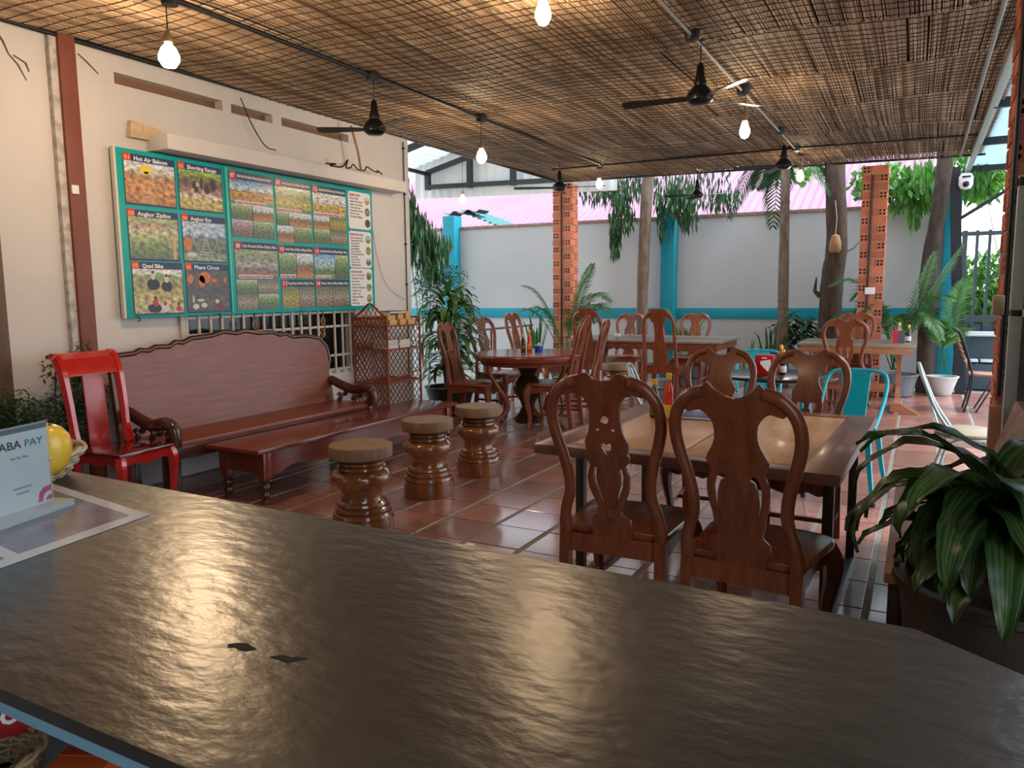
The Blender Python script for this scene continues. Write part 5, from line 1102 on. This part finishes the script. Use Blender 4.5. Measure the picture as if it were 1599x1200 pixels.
# ---- fans and pendant bulbs
def fan(label, x, y, z, angs, R_=.44, sc=1):
    zc = 3.075 - .0175 * (x - .4)
    r = empty('ceiling_fan', label, 'fan', (x, y, z), 0, 'black three-blade ceiling fans')
    mo = G().lathe([(.0, -.07), (.055, -.068), (.085, -.045), (.088, -.01), (.06, .03), (.04, .05), (.042, .07), (.028, .12), (.024, .17), (.016, .19), (.0, .2)], n=24).build('motor', M_FAN, r)
    G().tube([(0, 0, .18), (0, 0, zc - z)], .006, 6).build('rod', mat('fan_wire', (.05, .05, .05), .5), r)
    G().lathe([(.0, -.02), (.03, -.018), (.035, .0)], (0, 0, zc - z), 12).build('ceiling_hook', M_FAN, r)
    for a in angs:
        Mx = Matrix.Rotation(rad(a), 4, 'Z') @ Matrix.Rotation(rad(11), 4, 'X')
        bl = [(.06, -.02), (.12, -.035), (R_ * .9, -.055), (R_, -.045), (R_ + .01, .0), (R_, .04), (R_ * .9, .045), (.12, .03), (.06, .02)]
        G().prism(bl, -.03, -.024, 'z', Mx).build('blade', M_FAN, mo, False)
    return r
fan('black ceiling fan over the oak table, largest of the fans', -1.365, 5.2, 2.75, (185, 55, 320), .52)
fan('black ceiling fan hanging above the picture board', -3.81, 4.85, 2.745, (208, 75, 335), .44)
fan('black ceiling fan before the left brick pillar', -4.28, 9.3, 2.84, (205, 15, 110), .60)
fan('black ceiling fan before the ringed palm trunk', -1.48, 9.4, 2.90, (185, 25, 120), .55)
fan('far black ceiling fan right of slim tree, before pink roof', -2.9, 11.0, 2.83, (190, 5, 120), .45)
def bulb(label, x, y, z, W_, lit=40, r0=.045):
    zc = 3.075 - .0175 * (x - .4) if x > -6 else 3.86
    r = empty('pendant_bulb', label, 'lamp', (x, y, z), 0, 'bare hanging light bulbs')
    G().lathe([(.0, -.065), (r0 * .6, -.055), (r0, -.02), (r0, .005), (r0 * .7, .045), (.02, .07), (.018, .08)], n=16).build('glass_bulb', mat('lit_bulb_%d' % int(lit), (1, .8, .5), .3, emit=(1, .74, .42), estr=lit), r)
    G().lathe([(.019, .075), (.024, .08), (.024, .12), (.014, .135), (.006, .15)], n=12).build('socket', mat('brass_socket', (.25, .17, .10), .4), r)
    G().tube([(0, 0, .14), (0, 0, zc - z)], .0035, 5).build('cord', M_CORD, r)
    G().lathe([(.0, -.03), (.045, -.025), (.05, .0)], (0, 0, zc - z), 12).build('ceiling_cap', M_BLACK, r)
    ld = bpy.data.lights.new('bulb_light', 'POINT'); ld.energy = W_ * .85; ld.color = (1, .69, .41); ld.shadow_soft_size = .05
    lo = bpy.data.objects.new('bulb_light', ld); COL.objects.link(lo); lo.parent = r; lo.location = (0, 0, -.13)
bulb('brightest hanging bulb near the red-brown wall post', -3.84, 3.04, 2.80, 50, 45, .058)
bulb('hanging bulb past the fan above picture board', -3.82, 6.5, 2.755, 22, 45, .05)
bulb('hanging bulb right of the big fan, orange glow', -1.355, 6.6, 2.755, 16, 30, .042)
bulb('bulb hanging before the white truss at left turquoise pillar', -6.5, 10.45, 2.92, 8, 22)
bulb('bulb hanging just right of the left brick pillar top', -4.0, 10.0, 2.92, 8, 30)
bulb('bulb hanging right of the ringed palm trunk', -1.39, 10.1, 2.83, 8, 30)
bulb('bulb cut off by top edge of the photo', -1.93, 3.98, 2.985, 24, 30)
bulb('unseen added bulb above the counter', -1.4, 1.0, 2.6, 14, 30)  # extra lamp out of view, added over the counter

# ---- cabinet with glass at far right, tan bench
sh = empty('glass_cabinet', 'pale blue framed cabinet with dark glass at right photo edge', 'cabinet', (.62, 4.15, 0))
BF = mat('pale_blue_frame', (.42, .56, .58), .5)
G().box((-.23, .08, 1.2), (.05, .06, 1.5), .003).build('frame_post', BF, sh); G().box((.25, .08, 1.2), (.05, .06, 1.5), .003).build('frame_post', BF, sh)
for z in (.47, 1.93): G().box((0.01, .08, z), (.53, .06, .05), .003).build('frame_rail', BF, sh)
G().box((.01, .075, 1.33), (.53, .05, .035), .003).build('middle_rail', M_WHITE, sh)
G().box((.01, .09, 1.2), (.46, .01, 1.42)).build('glass_pane', mat('brown_dark_glass', (.07, .05, .045), .15), sh, False)
G().box((.01, .2, 1.2), (.5, .18, 1.5)).build('carcass', mat('cabinet_dark', (.04, .035, .03), .7), sh, False); G().box((.01, .14, .22), (.5, .3, .44), .005).build('base', MATS['cabinet_dark'], sh)
tbn = empty('tan_bench', 'tan wooden bench with tilted weathered back behind the lower right plant', 'bench', (.12, 3.6, 0))
G().box((.02, 0, .43), (.42, 1.42, .04), .006).build('seat', W_TAN, tbn)
o = G().box((.24, -.25, .80), (.035, 1.25, .30), .006).build('backrest', W_PLANK, tbn)
for v in o.data.vertices: v.co.x += (v.co.z - .8) * .3
for y in (-.6, .6):
    G().box((-.15, y, .205), (.055, .055, .41), .004).build('leg', W_DARK, tbn)
    q = G().box((.21, y * .93, .45), (.05, .055, .9), .004).build('leg', W_TAN, tbn)
G().box((.02, .6, .36), (.36, .03, .08), .003).build('end_rail', W_TAN, tbn)

# ================================================================== COUNTER
ct = empty('slate_counter', 'black slate-topped bar counter across the foreground', 'counter', (-.8, .64, 0))
out = [(-2.6, .365), (.9, .365), (.9, .50), (.42, .62), (.10, .838), (.012, .900), (-.10, .905), (-2.6, .965)]
g = G(); g.prism([(x + .8, y - .64) for x, y in out], 1.066, 1.08, 'z'); o = g.build('slate_top', M_SLATE, ct, True, sharp=.5)
G().box((-.05, -.262, 1.0585), (3.5, .022, .014), .002).build('edge_strip', M_BLUEE, ct)
G().prism([(x * .98 + .78, y * .93 - .62) for x, y in out if y > .4] + [(-2.6 + .8, .80 - .64), (.7 + .8, .45 - .64)][:0], .0, 1.058, 'z').build('front_panel', mat('counter_front', (.08, .05, .04), .6), ct, False) if False else None
G().box((-.2, .20, .53), (3.2, .04, 1.05)).build('front_panel', mat('counter_front', (.08, .05, .04), .6), ct, False)
G().box((-.2, .0, .66), (3.2, .50, .03)).build('shelf', mat('pale_shelf', (.40, .42, .44), .5), ct, False)
for (x, y, pts) in ((-.615, .532, [(-.022, -.004), (-.012, .006), (0, .010), (.012, .006), (.022, .004), (.014, -.006), (.004, -.008), (-.008, -.005), (-.016, -.010)]), (-.552, .535, [(-.024, -.008), (-.014, .004), (0, .004), (.010, .010), (.022, .012), (.014, .002), (.006, -.008), (-.008, -.007)])):
    G().prism([(px_ * .8 + x + .8, py_ * .8 + y - .64) for px_, py_ in pts], 1.0795, 1.0806, 'z').build('chip', mat('chip_black', (.004, .004, .004), .8), ct, False)
G().box((-.2, -.02, .8), (3.2, .02, .25)).build('dark_backing', MATS['counter_front'], ct, False) if False else None
# menu sheet on counter
lm = empty('laminated_sheet', 'laminated dark blue-grey sheet with white border lying on the slate counter', 'sheet', (-1.136, .804, 1.0805), rad(-8))
M_LAM = mat('laminate_border', (.55, .55, .56), .12); M_LPR = mat('sheet_print', (.10, .10, .17), .12, col2=(.19, .19, .27), noise_scale=14)
ux = V((-.41, .058, 0)); uy = V((.042, -.268, 0)); Mx = Matrix.Rotation(rad(8), 4, 'Z')
def lq(a0, a1, b0, b1, z): return [tuple(Mx @ (ux * a + uy * b + V((0, 0, z)))) for a, b in ((a0, b0), (a0, b1), (a1, b1), (a1, b0))]
def lbox(name, a0, a1, b0, b1, z0, z1, m): q = lq(a0, a1, b0, b1, 0); G().add([(p[0], p[1], z0) for p in q] + [(p[0], p[1], z1) for p in q], [(3, 2, 1, 0), (4, 5, 6, 7), (0, 1, 5, 4), (1, 2, 6, 5), (2, 3, 7, 6), (3, 0, 4, 7)]).build(name, m, lm, False)
lbox('border', 0, 1.2, 0, 1.7, 0, .0012, M_LAM); lbox('print', .07, 1.13, .09, .82, .0012, .0018, M_LPR); lbox('print', .07, 1.13, .90, 1.6, .0012, .0018, M_LPR)
# acrylic payment stand
pd = V((.031, -.106, 0)).normalized(); sN = V((0, 0, 1)).cross(pd) * -1
ap_ = empty('payment_stand', 'white payment card in clear acrylic stand on the laminated sheet', 'sign', (-1.335, .757, 1.083))
def SM(off, dx, dz): return None
# local frame: X along the card to the right edge (away), Z up, normal towards viewer
rx_ = -pd; SF = frame((0, 0, 0), rx_, V((0, 0, 1)))   # x right, y up, z = x cross y (towards +x world)
W2, H2 = .115, .152
def sbox(name, x0, x1, y0, y1, z0, z1, m): return G().box(((x0 + x1) / 2, (y0 + y1) / 2, (z0 + z1) / 2), (x1 - x0, y1 - y0, z1 - z0), .0, SF).build(name, m, ap_, False)
M_CARDW = mat('card_pale_blue_white', (.92, .97, 1.0), .3)
sbox('card', -W2 * 1.3, 0, .006, H2, -.0008, .0008, M_CARDW)
sbox('card_header', -W2 * 1.3, 0, H2 - .010, H2 - .001, .0009, .0012, mat('header_blue', (.10, .18, .25), .3))
M_ACR = mat('clear_acrylic', (.85, .9, .9), .05, trans=.95)
sbox('acrylic_plate', -W2 * 1.3, .002, .0, H2 + .002, .0014, .0030, M_ACR)
sbox('base', -W2 * 1.35, .018, -.002, .010, -.012, .030, mat('frosted_acrylic', (.50, .56, .56), .15, trans=.3))
g = G(); text_geo(g, 'ABA', .019, SF @ xform((-.098, H2 - .036, .001)), .0002, .045, .0004); g.build('lettering', mat('dark_slate_print', (.02, .05, .09), .4), ap_, False)
g = G(); text_geo(g, 'PAY', .017, SF @ xform((-.048, H2 - .036, .001)), .0002, .038, .0004); g.build('lettering', mat('cyan_print', (.02, .35, .45), .4), ap_, False)
g = G(); text_geo(g, 'Scan. Pay. Done.', .007, SF @ xform((-.078, H2 - .054, .001)), .0002, .036); g.build('lettering', mat('grey_print', (.12, .16, .2), .4), ap_, False)
for y_, w_ in ((.047, .036), (.038, .026)): sbox('faint_print_line', -.058 - w_ / 2, -.058 + w_ / 2, y_, y_ + .003, .0009, .0012, mat('faint_print', (.35, .40, .44), .4))
arc = [(-.030, .014), (-.026, .030), (-.016, .038), (0, .040), (0, .030), (-.010, .029), (-.017, .024), (-.020, .014)]
G().prism(arc, .0009, .0012, 'z', SF).build('pink_logo_arc', mat('magenta_print', (.75, .0, .20), .35), ap_, False)
arc2 = [(-.013, .014), (-.011, .019), (-.006, .022), (0, .0225), (0, .014)]
G().prism(arc2, .0009, .0012, 'z', SF).build('pink_logo_dot', MATS['magenta_print'], ap_, False)
# basket with mango
def woven(name, label, loc, r0, r1, h, m):
    b = empty(name, label, 'basket', loc); g = G(); n = 26
    for i in range(int(h / .0085)):
        z = i * .0085; R_ = r0 + (r1 - r0) * (z / h) ** .7
        pts = [((R_ + .004 * (1 if (j + i) % 2 else -1)) * cos(2 * pi * j / n), (R_ + .004 * (1 if (j + i) % 2 else -1)) * sin(2 * pi * j / n), z) for j in range(n)]
        g.tube(pts, .0042, 5, closed=True)
    g.build('weave', m, b); g = G()
    for j in range(n): a = 2 * pi * j / n; g.tube([(r0 * cos(a), r0 * sin(a), 0), ((r0 + (r1 - r0) * .65) * cos(a), (r0 + (r1 - r0) * .65) * sin(a), h * .5), (r1 * cos(a), r1 * sin(a), h)], .003, 4)
    g.build('stake', m, b); g = G()
    for ph in (0, pi): g.tube([((r1 + .004 * cos(j * .8 + ph)) * cos(2 * pi * j / 60), (r1 + .004 * cos(j * .8 + ph)) * sin(2 * pi * j / 60), h + .004 * sin(j * .8 + ph)) for j in range(60)], .0045, 5, closed=True)
    g.build('rim', m, b); G().lathe([(0, .002), (r0, .002)], n=20).build('bottom', m, b); return b
M_WICK = mat('pale_wicker', (.42, .32, .20), .6, col2=(.62, .52, .38), noise_scale=40)
woven('wicker_basket', 'pale woven wicker basket holding a mango behind payment stand', (-1.595, .86, 1.081), .06, .105, .055, M_WICK)
mg = empty('mango', 'ripe yellow mango resting in the wicker basket on counter', 'fruit', (-1.525, .865, 1.145), rad(20))
g = G(); pf = [(.0, -.052), (.018, -.049), (.034, -.038), (.044, -.018), (.0465, .0), (.045, .020), (.037, .038), (.022, .050), (.008, .054), (.0, .054)]
g.lathe(pf, n=28, sy=.82, M=xform((0, 0, .0), ry=rad(14)) @ Matrix.Scale(1.0, 4)); g.build('flesh', mat('mango_skin', (.80, .45, .04), .3, col2=(.86, .60, .07), noise_scale=9, coat=.3, bump=.03), mg)
G().lathe([(.0, .0), (.005, .001), (.004, .006), (.0, .007)], (0, 0, 0), 8, xform((.013, -.004, .0475))).build('stem_scar', M_BARK, mg)
mg2 = empty('mango', 'orange mango mostly hidden behind the payment stand', 'fruit', (-1.60, .88, 1.135), rad(60))
g = G(); g.lathe(pf, n=24, sy=.85, M=xform((0, 0, 0), ry=rad(70)) @ Matrix.Scale(.85, 4)); g.build('flesh', MATS['mango_skin'], mg2)
# things under the counter
woven('wicker_basket', 'brown wicker basket on shelf under counter at lower left corner', (-1.275, .585, .676), .06, .082, .055, mat('dim_wicker', (.30, .20, .10), .6, col2=(.45, .33, .18), noise_scale=40))
rb = empty('red_sign', 'dark red curved tag with white letters under the counter', 'sign', (-1.30, .64, .765), rad(62))
G().prism([(-.12, -.03), (.04, -.045), (.055, -.02), (.06, .03), (-.12, .02)], -.002, .002, 'y').build('tag_body', mat('dark_red_print', (.28, .01, .015), .4), rb, False)
g = G(); text_geo(g, 'or', .055, xform((-.015, -.0026, -.018), rx=rad(90)), .0004, .05, .001); g.build('lettering', M_WP, rb, False)
orb = empty('orange_box', 'orange carton under the counter at bottom edge of photo', 'box', (-1.12, .66, .676), rad(25))
G().box((0, 0, .03), (.09, .10, .06), .003).build('carton', mat('orange_card', (.62, .10, .02), .5), orb); G().box((0, 0, .061), (.086, .02, .002)).build('flap', mat('orange_card_dark', (.4, .06, .02), .5), orb, False)
for o in S.objects: o.hide_render = False
